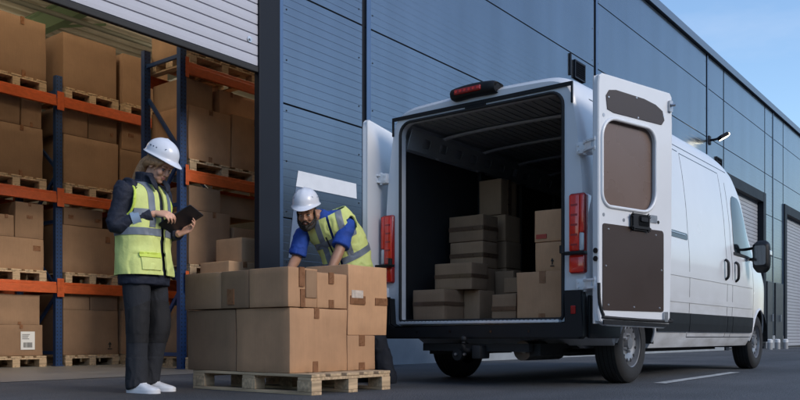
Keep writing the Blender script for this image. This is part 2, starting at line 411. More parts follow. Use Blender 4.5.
# ------------------------------------------------------------------ ground
def sheet(name, x0, x1, y0, y1, z, m):
    bm = NB(); v = [bm.verts.new(p) for p in ((x0, y0, z), (x1, y0, z), (x1, y1, z), (x0, y1, z))]; bm.faces.new(v)
    return obj(name, bm, m)
struct(sheet('ground', -1500, 1500, -1500, 1500, 0, M['asphalt']))
struct(sheet('warehouse_floor', -6, 61, 7.12, 24, .004, M['concrete']))
def road_line(pts, w):
    bm = NB(); a = None
    for i, (x, y) in enumerate(pts):
        j = noise.noise(Vector((x * 3, y, 0))) * .012
        q = (bm.verts.new((x, y - w / 2 + j, .005)), bm.verts.new((x, y + w / 2 + j * .6, .005)))
        if a: bm.faces.new((a[0], q[0], q[1], a[1]))
        a = q
    return obj('road_marking', bm, M['road_paint'])
bml = road_line([(6.85 + i * .14, 2.50 + .006 * i) for i in range(20)], .11); struct(bml)
# unseen treeline over the yard, added to darken the lower half of facade reflections
bm = NB(); prev = None
for i in range(140):
    x = -160 + i * 3.2; y = -44 + 5 * noise.noise(Vector((x * .02, 3, 0)))
    h = 15.5 + 2.6 * noise.noise(Vector((x * .06, 0, 0))) + 1.8 * noise.noise(Vector((x * .25, 9, 0))) + 1.2 * random.random()
    row = [bm.verts.new(p) for p in ((x, y + 6, -.2), (x, y + 4.5 + random.random(), h * .5), (x, y + 1.5 + random.random(), h * .85), (x, y, h), (x, y - 8, h * .8), (x, y - 16, -.2))]
    if prev:
        for a, b, c, d in zip(prev, prev[1:], row[1:], row): bm.faces.new((a, b, c, d))
    prev = row
struct(obj('unseen_treeline', bm, M['treeline'], smooth=80))

# ------------------------------------------------------------------ the warehouse
FY = 7.2
wh = empty('warehouse', (16, FY, 0), 'large blue grey metal clad warehouse with an open loading door on its left', 'warehouse')
WO = Vector((16, FY, 0))
def wpart(name, bm, m, parent=None, smooth=None):
    bmesh.ops.translate(bm, verts=bm.verts, vec=-WO)
    return obj(name, bm, m, parent or wh, smooth=smooth)
SEAMS = [.46, 1.86, 3.26, 4.66, 6.06, 7.46, 8.42]
def clad(bm, x0, x1, zlo):
    """one bay of horizontal cladding boards with real grooves; seams between rows"""
    gd = .0014 if x1 < 8.5 else .0006
    for a, b in zip(SEAMS, SEAMS[1:]):
        a2 = max(a, zlo)
        if b - a2 < .06: continue
        prof = [(FY + .06, a2 + .006), (FY + .004, a2 + .007), (FY, a2 + .013)]
        z = a + .1
        while z < b - .04:
            if z > a2 + .04: prof += [(FY, z - .004), (FY + gd, z - .001), (FY + gd, z + .001), (FY, z + .004)]
            z += .1
        prof += [(FY, b - .013), (FY + .004, b - .007), (FY + .06, b - .006)]
        L = [bm.verts.new((x0, y, z)) for y, z in prof]; Rr = [bm.verts.new((x1, y, z)) for y, z in prof]
        for i in range(len(prof) - 1): bm.faces.new((L[i], Rr[i], Rr[i + 1], L[i + 1]))
        bm.faces.new(L); bm.faces.new(Rr[::-1])
DOORS = [(2.2, 6.5, 5.0), (25.4, 29.4, 5.0), (32.8, 36.8, 5.0), (47.7, 51.7, 5.0)]
JW = .34
bm = NB(); sc = NB()
joints = [1.0 + 7.46 * k for k in range(-1, 9)]
edges = []
for k in range(len(joints) - 1):
    x0, x1 = joints[k] + .05, joints[k + 1] - .035
    cuts = [(x0, x1, .46)]
    for d0, d1, dz in DOORS:
        new = []
        for a, b, z in cuts:
            l, r = d0 - JW, d1 + JW
            if r + .09 <= a or l - .09 >= b: new.append((a, b, z)); continue
            if l - .09 > a: new.append((a, l - .09, z))
            new.append((max(a, l), min(b, r), dz + JW))
            if r + .09 < b: new.append((r + .09, b, z))
        cuts = new
    for a, b, z in cuts: clad(bm, a, b, z)
wall = wpart('wall', bm, M['facade'])
for x in joints[1:]:
    tr = NB(); box(tr, x - .035, x + .05, FY + .025, FY + .06, .46, 8.42); wpart('panel_joint', tr, M['dark_trim'])     # recessed joint
    jn = NB(); box(jn, x + .052, x + .14, FY - .012, FY - .001, .47, 8.4); wpart('cover_strip', jn, M['facade_trim'])
    for i in range(12):
        for dx in (-.10, .19): cyl(sc, (x + dx, FY - .004, .9 + i * .66), (x + dx, FY + .002, .9 + i * .66), .011, n=8)
x = 7.0
for i in range(12): cyl(sc, (x, FY - .004, .7 + i * .62), (x, FY + .002, .7 + i * .62), .011, n=8)
wpart('screw', sc, M['dark_trim'])['kind'] = 'stuff'
# plinth and structural wall behind the cladding, butted round the openings
pl = NB(); bk = NB(); xs = -6.5
for d0, d1, dz in DOORS + [(61, 61, 0)]:
    e = d0 - JW if d0 < 60 else 60.5
    box(pl, xs, e, FY - .01, FY + .1, 0, .455)
    box(bk, xs, e, FY + .105, FY + .2, 0, 8.4)
    if d0 < 60: box(bk, d0 - JW + .002, d1 + JW - .002, FY + .105, FY + .2, dz + JW, 8.4)
    xs = d1 + JW
wpart('plinth', pl, M['plinth']); wpart('inner_wall', bk, M['inner_wall'])
bm = NB(); box(bm, -6.6, 60.6, FY - .07, FY + .3, 8.43, 8.62, bev=.01); box(bm, -6.6, 60.6, FY - .09, FY - .072, 8.40, 8.60)
wpart('coping', bm, M['coping'])
bm = NB(); box(bm, -6.5, 60.5, 23.8, 24, 0, 8.4); box(bm, -6.6, -6.4, FY + .21, 23.79, 0, 8.4); box(bm, 60.4, 60.6, FY + .21, 23.79, 0, 8.4)
wpart('back_wall', bm, M['inner_wall'])
# corrugated roof
bm = NB(); pr = []
y = FY + .3; k = 0
while y < 23.8:
    pr += [(y, 7.42), (y + .10, 7.42), (y + .14, 7.55), (y + .30, 7.55)]; y += .34
L = [bm.verts.new((-6.4, a, b)) for a, b in pr]; Rr = [bm.verts.new((60.4, a, b)) for a, b in pr]
for i in range(len(pr) - 1): bm.faces.new((L[i], L[i + 1], Rr[i + 1], Rr[i]))
wpart('roof', bm, M['roof_sheet'])
for i in range(8):
    bm = NB(); X = 1.6 + 3.73 * i
    box(bm, X - .09, X + .09, FY + .25, 23.7, 7.36, 7.40); box(bm, X - .09, X + .09, FY + .25, 23.7, 6.95, 6.99); box(bm, X - .012, X + .012, FY + .25, 23.7, 6.992, 7.358)
    for j in range(6): bar(bm, (X, 8.5 + j * 2.6, 6.97), (X + 1.2, 8.5 + j * 2.6, 7.38), .05, .05)
    wpart('roof_beam', bm, M['green_steel'] if i % 3 == 2 else M['roof_steel'])
for i in range(3):
    bm = NB(); Y = 11 + i * 4
    cyl(bm, (-6, Y, 6.7), (50, Y, 6.7), .05, n=10)
    for j in range(14): box(bm, -5 + j * 4 - .01, -5 + j * 4 + .01, Y - .01, Y + .01, 6.75, 7.4)
    wpart('pipe', bm, M['roof_steel'], smooth=40)
# door frames and shutters
for i, (d0, d1, dz) in enumerate(DOORS):
    bm = NB()
    box(bm, d1 + .002, d1 + JW - .002, FY - .06, FY + (.03 if i == 0 else .4), 0, dz + JW, bev=.008); box(bm, d0 - JW + .002, d0 - .002, FY - .06, FY + (.03 if i == 0 else .4), 0, dz + JW, bev=.008)
    box(bm, d0, d1, FY - .058, FY + .1, dz + .003, dz + JW - .004, bev=.008)
    fr = wpart('door_frame', bm, M['dark_trim'])
    bm = NB(); box(bm, d1 + JW + .002, d1 + JW + .085, FY - .02, FY + .02, .46, dz + JW); wpart('corner_flashing', bm, M['facade_trim']); bm = NB(); box(bm, d0 - JW - .085, d0 - JW - .002, FY - .02, FY + .02, .46, dz + JW)
    wpart('corner_flashing', bm, M['facade_trim'])
    zb = 3.585 if i == 0 else .06
    bm = NB(); z = zb; SY = FY - .03 if i == 0 else FY + .14
    while z < dz + .1:
        h = .118
        pr = [(SY + .03, z), (SY, z + .006), (SY - .002, z + .05), (SY, z + h - .006), (SY + .008, z + h - .002), (SY + .03, z + h)]
        A = [bm.verts.new((d0 - .03, a, b)) for a, b in pr]; B = [bm.verts.new((d1 + .03, a, b)) for a, b in pr]
        for q in range(len(pr)): bm.faces.new((A[q], B[q], B[(q + 1) % len(pr)], A[(q + 1) % len(pr)]))
        bm.faces.new(A); bm.faces.new(B); z += h + .004
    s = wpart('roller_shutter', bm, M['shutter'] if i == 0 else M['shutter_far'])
    bm = NB(); box(bm, d0 - .01, d1 + .01, SY - .012, SY + .045, zb - .075, zb - .003, bev=.01)
    wpart('bottom_seal', bm, M['rubber'], s).matrix_parent_inverse = Matrix()
    if i == 0:
        bm = NB(); cyl(bm, (d1 - .13, SY - .012, zb + .28), (d1 - .13, SY, zb + .28), .035, n=14); cyl(bm, (d1 - .13, SY - .03, zb + .28), (d1 - .13, SY - .012, zb + .28), .014, n=10)
        wpart('shutter_lock', bm, M['metal'], s, smooth=40)
# dark personnel doors between the far loading doors
for x0 in (30.05, 31.2):
    bm = NB(); box(bm, x0, x0 + (.7 if x0 < 31 else 1.1), FY - .035, FY - .004, .02, 2.35, bev=.01)
    d = wpart('entrance_door', bm, M['grey_door'])
    bm = NB(); box(bm, x0 + .55, x0 + .6, FY - .09, FY - .04, .95, 1.2, bev=.01); wpart('handle', bm, M['metal'], d)
# louvres
def louvre(x0, x1, z0, z1):
    bm = NB(); box(bm, x0, x1, FY - .012, FY - .002, z0, z1)
    v = wpart('vent', bm, M['dark_rec'])
    bm = NB(); n = 7
    for i in range(n):
        z = z0 + (i + .5) * (z1 - z0) / n
        bar(bm, (x0 + .02, FY - .03, z), (x1 - .02, FY - .03, z), .035, .012, ref=(0, .6, .8))
    wpart('louvre', bm, M['dark_trim'], v)
    bm = NB()
    for a in ((x0 - .03, x0, z0 - .03, z1 + .03), (x1, x1 + .03, z0 - .03, z1 + .03), (x0 + .001, x1 - .001, z1, z1 + .03), (x0 + .001, x1 - .001, z0 - .03, z0)):
        box(bm, a[0], a[1], FY - .045, FY - .003, a[2], a[3])
    wpart('vent_frame', bm, M['dark_trim'], v)
louvre(14.95, 15.37, 5.62, 5.92); louvre(24.25, 24.72, 5.1, 5.62)
bm = NB(); box(bm, 14.74, 14.79, FY - .03, FY - .002, 5.6, 6.03); wpart('downpipe_bracket', bm, M['dark_trim'])
# flat white and blue-grey mark on the wall behind the bending man: a slanted stem and a top bar, following the boards
bm = NB()
def mark(pts): plate(bm, pts, lambda a, b, t: Vector((a, FY - t, b)), .0015, .004)
mark([(7.20, 2.475), (8.30, 2.475), (8.31, 2.275), (7.16, 2.275)])
mk = wpart('wall_mark', bm, M['white_mark'])
bm = NB(); mark([(7.158, 2.268), (7.34, 2.268), (7.16, 1.375), (7.03, 1.375)]); wpart('wall_mark', bm, M['blue_grey_mark'])

# interior ceiling lamps of the lit hall
def ceiling_lamp(x, y):
    t = empty('ceiling_lamp', (x, y, 6.6), 'long hall lamp hanging under the corrugated roof inside the open loading door', 'ceiling lamp', 'lamps under the hall roof')
    bm = NB(); box(bm, -.7, .7, -.1, .1, 0, .07, bev=.01); box(bm, -.5, -.49, -.005, .005, .07, .8); box(bm, .49, .5, -.005, .005, .07, .8); obj('housing', bm, M['white'], t)
    bm = NB(); box(bm, -.66, .66, -.07, .07, -.02, -.002); obj('lens', bm, M['tube_glow'], t)
    l = bpy.data.lights.new('ceiling_lamp_light', 'POINT'); l.shadow_soft_size = .25; l.energy = LAMP_W; l.color = (1, .80, .56)
    o = bpy.data.objects.new('ceiling_lamp_light', l); COL.objects.link(o); o.parent = t; o.location = (0, 0, -.32)
LAMP_W = 38
for p in ((3.6, 8.2), (5.2, 9.4), (9.6, 8.0), (5.5, 14.5), (11.9, 13.6), (14, 18), (8, 19)): ceiling_lamp(*p)

# lit wall lamp on the far facade
t = empty('wall_lamp', (23.62, FY, 6.0), 'lit floodlight on a short arm high on the blue grey facade', 'wall lamp')
bm = NB(); box(bm, -.09, .09, -.04, -.001, -.12, .12, bev=.01); obj('base', bm, M['dark_trim'], t)
bm = NB(); tube(bm, [(0, -.04, 0), (.0, -.16, .0), (.06, -.28, .04)], [.035, .035, .03], n=10, k=4); obj('arm', bm, M['dark_trim'], t, smooth=40)
mtx = Matrix.Rotation(R(35), 3, 'Z') @ Matrix.Rotation(R(-28), 3, 'X')
bm = NB(); box(bm, -.15, .15, -.13, .13, -.04, .04, bev=.02)
for i in range(6): box(bm, -.13 + i * .048, -.118 + i * .048, -.11, .11, .04, .07)
bmesh.ops.transform(bm, matrix=mtx.to_4x4(), verts=bm.verts); bmesh.ops.translate(bm, verts=bm.verts, vec=(.06, -.38, .06)); obj('lamp_head', bm, M['dark_trim'], t)
bm = NB(); box(bm, -.125, .125, -.105, .105, -.055, -.038, bev=.004); box(bm, -.10, .10, -.155, -.132, -.035, .02)
bmesh.ops.transform(bm, matrix=mtx.to_4x4(), verts=bm.verts); bmesh.ops.translate(bm, verts=bm.verts, vec=(.06, -.38, .06)); obj('lens', bm, M['lamp_glow'], t)
pl_ = bpy.data.lights.new('wall_lamp_light', 'POINT'); pl_.energy = 2; pl_.color = (1, .8, .5); pl_.shadow_soft_size = .15
po = bpy.data.objects.new('wall_lamp_light', pl_); COL.objects.link(po); po.parent = t; po.location = (.06, -.62, -.12)

# short bollards by the far doors
for i, (x, w) in enumerate(((27.5, 'white topped bollard leftmost of three by the far dark doors'), (28.5, 'white topped bollard in the middle of three by the far dark doors'), (29.6, 'white topped bollard rightmost of three by the far dark doors'))):
    t = empty('bollard', (x, 6.5, 0), w, 'bollard', 'short bollards by the far doors')
    bm = NB(); cyl(bm, (0, 0, 0), (0, 0, .22), .085, n=18); obj('post', bm, M['bollard'], t, smooth=40)
    bm = NB(); tube(bm, [(0, 0, .222), (0, 0, .31), (0, 0, .335)], [.088, .088, .05], n=18, ref=(1, 0, 0)); obj('cap', bm, M['white'], t, smooth=40)

# ------------------------------------------------------------------ pallets
def make_pallet(w, d):
    t = bpy.data.objects.new('pallet', None); COL.objects.link(t); t.empty_display_size = .1
    xs = (-w / 2 + .05, 0, w / 2 - .05); ys = (-d / 2 + .07, 0, d / 2 - .07)
    bm = NB(); n = 5
    for i in range(n):
        bw = .14 if i in (0, 2, 4) else .115
        x = -w / 2 + .07 + i * (w - .14) / 4
        box(bm, x - bw / 2, x + bw / 2, -d / 2 + .003 * (i % 2), d / 2 - .004 * (i % 3), .123, .144, bev=.003)
    for y in ys: box(bm, -w / 2, w / 2, y - .065, y + .065, .1, .1215, bev=.003)
    obj('deck', bm, M['wood_y'], t)
    for x in xs:
        bm = NB(); box(bm, x - .05, x + .05, -d / 2, d / 2, 0, .021, bev=.003); obj('skid', bm, M['wood_y'], t)
        for y in ys:
            bm = NB(); box(bm, x - .05, x + .05, y - .07, y + .07, .022, .0995, bev=.003)
            if x == xs[0] : box(bm, x - .0515, x - .0501, y - .045, y + .05, .03, .092, mi=1)  # navy patch on the outward face of the first row's blocks
            obj('block', bm, [M['wood'], M['navy_patch']], t)
    return t
protos = {}
def pallet(x, y, z, w, d, label, group=None, rz=0):
    k = (w, d)
    if k not in protos: t = protos[k] = make_pallet(w, d)
    else: t = copy_tree(protos[k])
    t.location = (x, y, z); t.rotation_euler = (0, 0, rz); tag(t, label, 'pallet', group)
    return t

# ------------------------------------------------------------------ boxes
def carton(x0, x1, y0, y1, z0, z1, label, group=None, tapes=(), m='card', extra=(), rz=0., name='cardboard_box'):
    cx, cy = (x0 + x1) / 2, (y0 + y1) / 2; w, d, h = x1 - x0, y1 - y0, z1 - z0
    bm = NB()
    box(bm, -w / 2, w / 2, -d / 2, d / 2, 0, h)
    bmesh.ops.recalc_face_normals(bm, faces=bm.faces)
    bmesh.ops.subdivide_edges(bm, edges=list(bm.edges), cuts=5, use_grid_fill=True)
    bmesh.ops.bevel(bm, geom=[e for e in bm.edges if e.calc_face_angle(0) > 1], offset=.005, segments=2, affect='EDGES', profile=.5)
    sd_ = random.random() * 90
    for v in bm.verts:
        q = Vector(v.co) * 3.1 + Vector((sd_, 0, sd_))
        a = .009 if min(w, d, h) > .3 else .006
        v.co += Vector((noise.noise(q), noise.noise(q + Vector((7, 0, 0))), (noise.noise(q + Vector((0, 9, 0))) * .5 if v.co.z > .02 else 0))) * a * (1.0 if min(abs(abs(v.co.x) - w / 2), 9) > .02 or True else 0)
    # the lid flaps meet in a thin dark seam along the top
    o = obj(name, bm, M[m], None, (cx, cy, z0), smooth=30); o.rotation_euler = (0, 0, rz); tag(o, label, 'box', group)
    def slab(face, u0, u1, v0, v1, t, nm, mm):
        b = NB()
        p = .0055
        if face == 'y': box(b, -w / 2 + u0 * w, -w / 2 + u1 * w, -d / 2 - p - t, -d / 2 + .006, v0 * h, v1 * h - (.0 if v1 < 1 else -.0045))
        elif face == 'x': box(b, -w / 2 - p - t, -w / 2 + .006, -d / 2 + u0 * d, -d / 2 + u1 * d, v0 * h, v1 * h - (.0 if v1 < 1 else -.0045))
        return obj(nm, b, M[mm], o)
    for tp in tapes:
        f_, u0, u1, v0, v1 = tp[:5]; slab(f_, u0, u1, v0, v1, .0012, 'tape', tp[5] if len(tp) > 5 else 'tape')
    for ex in extra: slab(*ex)
    return o
def top_tape(u=.5, hw=.07, dn=.16): return ('y', u - hw / 2, u + hw / 2, 1 - dn, 1.0)
def bot_tape(u=.5, hw=.07, up=.14): return ('y', u - hw / 2, u + hw / 2, 0.0, up)

# the loaded pallet in front of the van
pallet(4.42, 4.50, 0, .86, 1.28, 'wooden pallet on the asphalt carrying the stacked boxes between woman and van')
GP = 'boxes stacked on the pallet outside'
b1 = carton(3.99, 4.59, 4.07, 4.63, .146, .607, 'large box at the near bottom corner of the pallet on the asphalt', GP, [top_tape(.44, .085, .16), bot_tape(.42, .085, .17)])
carton(3.99, 4.60, 4.64, 5.20, .146, .605, 'large plain box at the far left bottom of the pallet outside', GP, [], 'card2')
carton(4.597, 4.92, 4.07, 4.60, .146, .412, 'small box under the tall box at the right of the pallet outside', GP, [top_tape(.5, .2, .3), bot_tape(.5, .2, .22)])
carton(3.965, 4.45, 4.775, 5.205, .612, .888, 'flat box at the far left end of the upper row on the pallet outside', GP, [], 'card2')
carton(3.965, 4.45, 4.47, 4.77, .612, .886, 'upper row box with a reddish brown tape patch facing the woman', GP, [], 'card2', [('x', .52, .76, .10, .52, .0012, 'tape', 'tape')])
carton(3.965, 4.255, 4.06, 4.462, .612, .890, 'box on the near corner of the upper row with tape down its whole side', GP, [('y', .36, .53, .52, 1.0), ('y', .40, .55, 0, .46)], 'card', [('y', .58, .96, .25, .95, .0008, 'tape', 'card2')])
carton(4.262, 4.592, 4.07, 4.50, .612, .870, 'small box in the upper row just left of the tall box on the pallet', GP, [top_tape(.45, .16, .3), bot_tape(.45, .16, .24)])
carton(4.60, 5.07, 4.07, 4.52, .414, .952, 'tall box with torn tape at the right end of the pallet, under the bending man', GP, [('y', .04, .42, .44, .56), ('y', .68, 1.0, .44, .545)], 'card', [('y', .08, .36, .53, .64, .0016, 'torn_paper', 'torn')])

# pallet load just inside the loading door, behind the jamb
pallet(6.85, 7.81, .004, 1.2, .78, 'pallet just inside the loading door behind the dark jamb, under stacked boxes')
GI = 'boxes stacked inside the loading door'
carton(6.30, 7.4, 7.50, 8.15, .150, .66, 'lowest box of the stack just inside the loading door', GI)
carton(6.32, 7.3, 7.50, 8.12, .662, 1.155, 'second lowest box of the stack just inside the loading door', GI)
carton(6.36, 6.98, 7.52, 8.05, 1.157, 1.31, 'flat box second from the top of the stack inside the loading door', GI, [('y', .36, .46, .55, 1.0)], 'card3')
carton(6.58, 6.99, 7.54, 8.02, 1.312, 1.61, 'topmost pale box of the stack inside the loading door, beside the jamb', GI, [], 'card3')
# ------------------------------------------------------------------ racks
def post(parent, x, y, h):
    bm = NB(); w = .09
    for a in (-1, 1): box(bm, a * w / 2 - .002, a * w / 2 + .002, -.035, .035, 0, h)
    box(bm, -w / 2 + .0021, w / 2 - .0021, -.036, -.032, 0, h)
    for a in (-1, 1): box(bm, a * .032 - .012, a * .032 + .012, .032, .036, 0, h)
    o = obj('upright', bm, M['rack_blue'], parent, (x, y, 0))
    bm = NB(); box(bm, -.06, .06, -.055, .055, .002, .012); obj('foot_plate', bm, M['rack_blue_plain'], o)
def rack(name, loc, label, xs, depth, levels, h, show_brace=True):
    t = empty(name, loc, label, 'pallet rack', 'pallet racks in the hall')
    for x in xs:
        post(t, x, 0, h); post(t, x, depth, h)
        z = .22; flip = False
        for zz in (.18, h * .5, h - .2):
            bm = NB(); bar(bm, (x, .034, zz), (x, depth - .034, zz), .035, .045); obj('brace', bm, M['rack_blue_plain'], t)
        while z < h - .8:
            bm = NB(); a, b = (.034, depth - .034) if flip else (depth - .034, .034)
            bar(bm, (x + .02, a, z), (x + .02, b, z + .78), .03, .045, ref=(0, 1, 0)); obj('brace', bm, M['rack_blue_plain'], t); z += .82; flip = not flip
    for x0, x1 in zip(xs, xs[1:]):
        for zt in levels:
            for y in (-.055, depth + .055):
                bm = NB(); s = -1 if y < 0 else 1
                # box beam with the stepped face
                box(bm, x0 + .052, x1 - .052, y - .022, y + .022, zt - .15, zt - .04, bev=.005); box(bm, x0 + .052, x1 - .052, y - .022 if s > 0 else y - .012, y + .012 if s > 0 else y + .022, zt - .0395, zt, bev=.005)
                bmm = obj('beam', bm, M['rack_orange'], t)
                for xx, sg in ((x0, 1), (x1, -1)):
                    bm = NB(); box(bm, xx + sg * .0008 if sg > 0 else xx - .0495, xx + .0495 if sg > 0 else xx - .0008, y - .028, y - .0225 if s < 0 else y + .028, zt - .20, zt + .05, bev=.002)
                    for q in range(3): box(bm, xx + sg * .025 - .008, xx + sg * .025 + .008, y - .0295, y - .0275, zt - .16 + q * .08, zt - .13 + q * .08, mi=1)
                    obj('connector', bm, [M['rack_orange'], M['dark_rec']], bmm)
    return t
BX, BY = 3.16, 10.46
LV_B = (1.14, 2.365, 3.675); LV_A = (1.16, 2.47, 3.80)
rack('pallet_rack', (BX, BY, .004), 'blue and orange pallet rack furthest back, behind the woman', [0, 2.7, 5.4], 1.05, LV_B, 3.95)
AX, AY = 6.25, 8.27
rack('pallet_rack', (AX, AY, .004), 'nearer blue and orange pallet rack right of the woman, its braced end frame showing', [0, 2.7], .74, LV_A, 4.08)

GB, GBP, GA = 'boxes on the back rack', 'pallets on the back rack', 'boxes on the nearer rack'
YB0, YB1 = BY + .02, BY + 1.10
PX = ((4.44, .84), (5.28, .84)) 
cols = ((4.45, 'left'), (5.28, ''), )
# pallets of the back rack: three columns at each level
def pb(x, z, lab): pallet(x, BY + .52, z, .82, 1.16, lab, GBP)
XL, XM, XR = 5.26, 6.35, 7.28
for z, nm in ((.004, 'floor under the back rack'), (LV_B[0] + .004, 'lowest beams of the back rack'), (LV_B[1] + .004, 'middle beams of the back rack'), (LV_B[2] + .004, 'top beams of the back rack')):
    pb(XL, z, 'leftmost pallet on the ' + nm + ', at the edge of the photo')
    pb(XM, z, 'pallet on the ' + nm + ', just right of its blue upright')
    pb(XR, z, 'pallet on the ' + nm + ', behind the braced end frame and woman')
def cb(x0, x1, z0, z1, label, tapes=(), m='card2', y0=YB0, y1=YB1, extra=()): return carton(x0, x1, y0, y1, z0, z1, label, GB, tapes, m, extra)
# top level
z = LV_B[2] + .15
cb(4.9, 5.70, z, 4.62, 'big box top left on the back rack with tape at top and bottom centre', [top_tape(.6, .06, .12), bot_tape(.62, .06, .12)])
cb(5.95, 6.77, z, 4.60, 'big plain box on the top beams right of the blue upright')
cb(6.88, 7.66, z, 4.56, 'big box on the top beams left of the braced end frame', [bot_tape(.55, .05, .12)])
# middle level
z = LV_B[1] + .15
cb(4.9, 5.66, z, 3.19, 'wide box on the middle beams at the left edge, carrying two smaller boxes', [top_tape(.62, .06, .1), bot_tape(.6, .06, .12)])
cb(4.92, 5.345, 3.192, 3.60, 'plain smaller box on top of the wide middle beam box, left edge of photo')
cb(5.365, 5.64, 3.192, 3.63, 'smaller dark box left of the upright, beside its plain twin on the middle beams', [bot_tape(.5, .12, .14)])
cb(5.95, 6.80, z, 3.20, 'wide plain box on the middle beams right of the blue upright')
cb(5.93, 6.32, 3.202, 3.58, 'left one of two boxes on the wide middle beam box, tape near its lid', [top_tape(.65, .2, .12)])
cb(6.335, 6.78, 3.202, 3.62, 'right one of two boxes on the wide middle beam box, small tape low down', [('y', .76, .86, .2, .34, 'tape')])
cb(6.84, 7.62, z, 3.15, 'wide box on the middle beams behind the woman’s hard hat')
cb(6.86, 7.30, 3.152, 3.55, 'smaller box on the middle beams left of the end frame', [('y', .25, .45, .5, .62, 'tape')])
# lower level
z = LV_B[0] + .15
cb(4.95, 5.67, z, 1.71, 'flat wide box on the lowest beams at left with slanting tape on its right', [('y', .80, .94, .62, .78, 'tape')])
cb(4.88, 5.265, 1.712, 1.99, 'low box leftmost on the lowest beams stack', [top_tape(.75, .1, .16)])
cb(5.285, 5.67, 1.712, 2.18, 'taller box on the lowest beams stack left of the blue upright', [top_tape(.5, .1, .1), ('y', .4, .6, .55, .64)])
cb(5.94, 6.74, z, 1.95, 'wide box on the lowest beams left of the woman, red tape at upper right', [('y', .82, .91, .70, .83, 'tape')])
cb(5.96, 6.55, 1.952, 2.20, 'flat box lying on the wide lowest beam box left of the woman', [('y', .12, .24, .35, .55), ('y', .80, .95, .3, .5)])
cb(6.84, 7.6, z, 1.93, 'wide box on the lowest beams behind the woman’s vest', [top_tape(.2, .05, .12)])
cb(6.86, 7.4, 1.932, 2.19, 'flat box on the lowest beams behind the woman’s shoulder')
# floor level
z = .152
o = cb(4.92, 5.66, z, .56, 'box on the floor under the back rack with a white shipping label', [top_tape(.6, .06, .12)])
def label_on(o, w, d, u, v, lw, lh):
    b = NB(); box(b, u - lw / 2, u + lw / 2, -d / 2 - .0075, -d / 2 - .004, v - lh / 2, v + lh / 2); l = obj('shipping_label', b, M['paper'], o)
    b = NB(); yy = -d / 2 - .0085
    x = u - .06
    for i in range(13):
        wd = .003 + .004 * random.random(); box(b, x, x + wd, yy, yy + .0008, v - lh * .38, v - lh * .10); x += .0095
    for i in range(4): box(b, u - lw * .4, u - lw * .4 + lw * (.4 + .4 * random.random()), yy, yy + .0008, v + lh * (.08 + i * .08), v + lh * (.11 + i * .08))
    obj('print', b, M['ink'], l)
label_on(o, .74, 1.08, .16, .20, .19, .24)
cb(4.92, 5.62, .562, .96, 'plain box standing on the labelled floor box under the back rack', [bot_tape(.6, .06, .1)])
o = cb(5.95, 6.80, z, .78, 'wide box on the floor under the back rack with a small black arrow mark')
def arrow_on(o, d, u, v, s):
    b = NB(); f = lambda a, c, t: Vector((u + a * s, -d / 2 - t, v + c * s))
    plate(b, [(-.12, -.2), (.12, -.2), (.12, .4), (.4, .4), (0, 1.0), (-.4, .4), (-.12, .4)], f, .004, .0075)
    plate(b, [(-.5, -.55), (.5, -.55), (.5, -.38), (-.5, -.38)], f, .004, .0075)
    return obj('arrow_print', b, M['ink'], o)
arrow_on(o, 1.08, .29, .11, .07)
cb(5.95, 6.345, .782, 1.0, 'left one of two low boxes on the arrow marked floor box')
cb(6.36, 6.79, .782, .99, 'right one of two low boxes on the arrow marked floor box')
cb(6.86, 7.6, z, .79, 'wide floor box behind the woman’s legs')
cb(6.88, 7.45, .792, 1.0, 'low box on the wide floor box behind the woman’s legs')

# nearer rack: pallets and boxes in the one bay seen through the door
YA0, YA1 = AY - .03, AY + .74
def pa(x, z, lab): pallet(x, AY + .37, z, 1.12, .84, lab, 'pallets on the nearer rack')
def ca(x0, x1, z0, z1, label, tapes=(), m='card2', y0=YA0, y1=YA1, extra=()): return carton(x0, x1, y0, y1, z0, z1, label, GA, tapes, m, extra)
z = LV_A[2] + .004; pa(6.90, z, 'pallet on the top beams of the nearer rack, cut by the shutter')
ca(6.34, 7.4, z + .147, z + .9, 'pale box on the top pallet of the nearer rack under the raised shutter', (), 'card3')
z = LV_A[1] + .004; pa(6.90, z, 'pallet on the middle beams of the nearer rack beside the end frame'); pa(8.1, z, 'second pallet on the middle beams of the nearer rack, toward the jamb')
ca(6.335, 7.0, z + .147, 3.29, 'wide box on the middle beams of the nearer rack above the orange beam', [top_tape(.52, .08, .1), bot_tape(.5, .08, .1)], 'card')
ca(7.03, 7.72, z + .147, 3.32, 'box on the middle beams of the nearer rack next to the jamb', [top_tape(.6, .1, .12), bot_tape(.6, .1, .1)], 'card')
ca(6.36, 6.80, 3.292, 3.66, 'upper box against the end frame under the nearer rack top beam', (), 'card3', YA0 + .12)
ca(6.9, 7.7, 3.322, 3.63, 'upper box toward the jamb under the nearer rack top beam', [top_tape(.25, .05, .2)], 'card', YA0 + .1)
z = LV_A[0] + .004; pa(6.90, z, 'pallet on the lowest beams of the nearer rack beside the tablet'); pa(8.1, z, 'second pallet on the lowest beams of the nearer rack, toward the jamb')
ca(6.34, 7.0, z + .147, 1.99, 'wide box on the lowest beams of the nearer rack right of the tablet', [top_tape(.6, .07, .1), bot_tape(.6, .07, .1)])
ca(6.34, 6.83, 1.992, 2.29, 'smaller box on the wide one right of the woman’s hard hat', (), 'card2')
ca(7.05, 7.75, z + .147, 1.84, 'box on the lowest beams of the nearer rack half hidden by the jamb')
ca(6.87, 7.6, 1.992, 2.28, 'dark box high on the lowest beam stack next to the jamb', (), 'card2', YA0 + .15)
pa(6.90, .004, 'pallet on the floor under the nearer rack, behind the outside boxes')
ca(6.34, 7.3, .152, .80, 'floor box under the nearer rack, just left of the outside boxes')
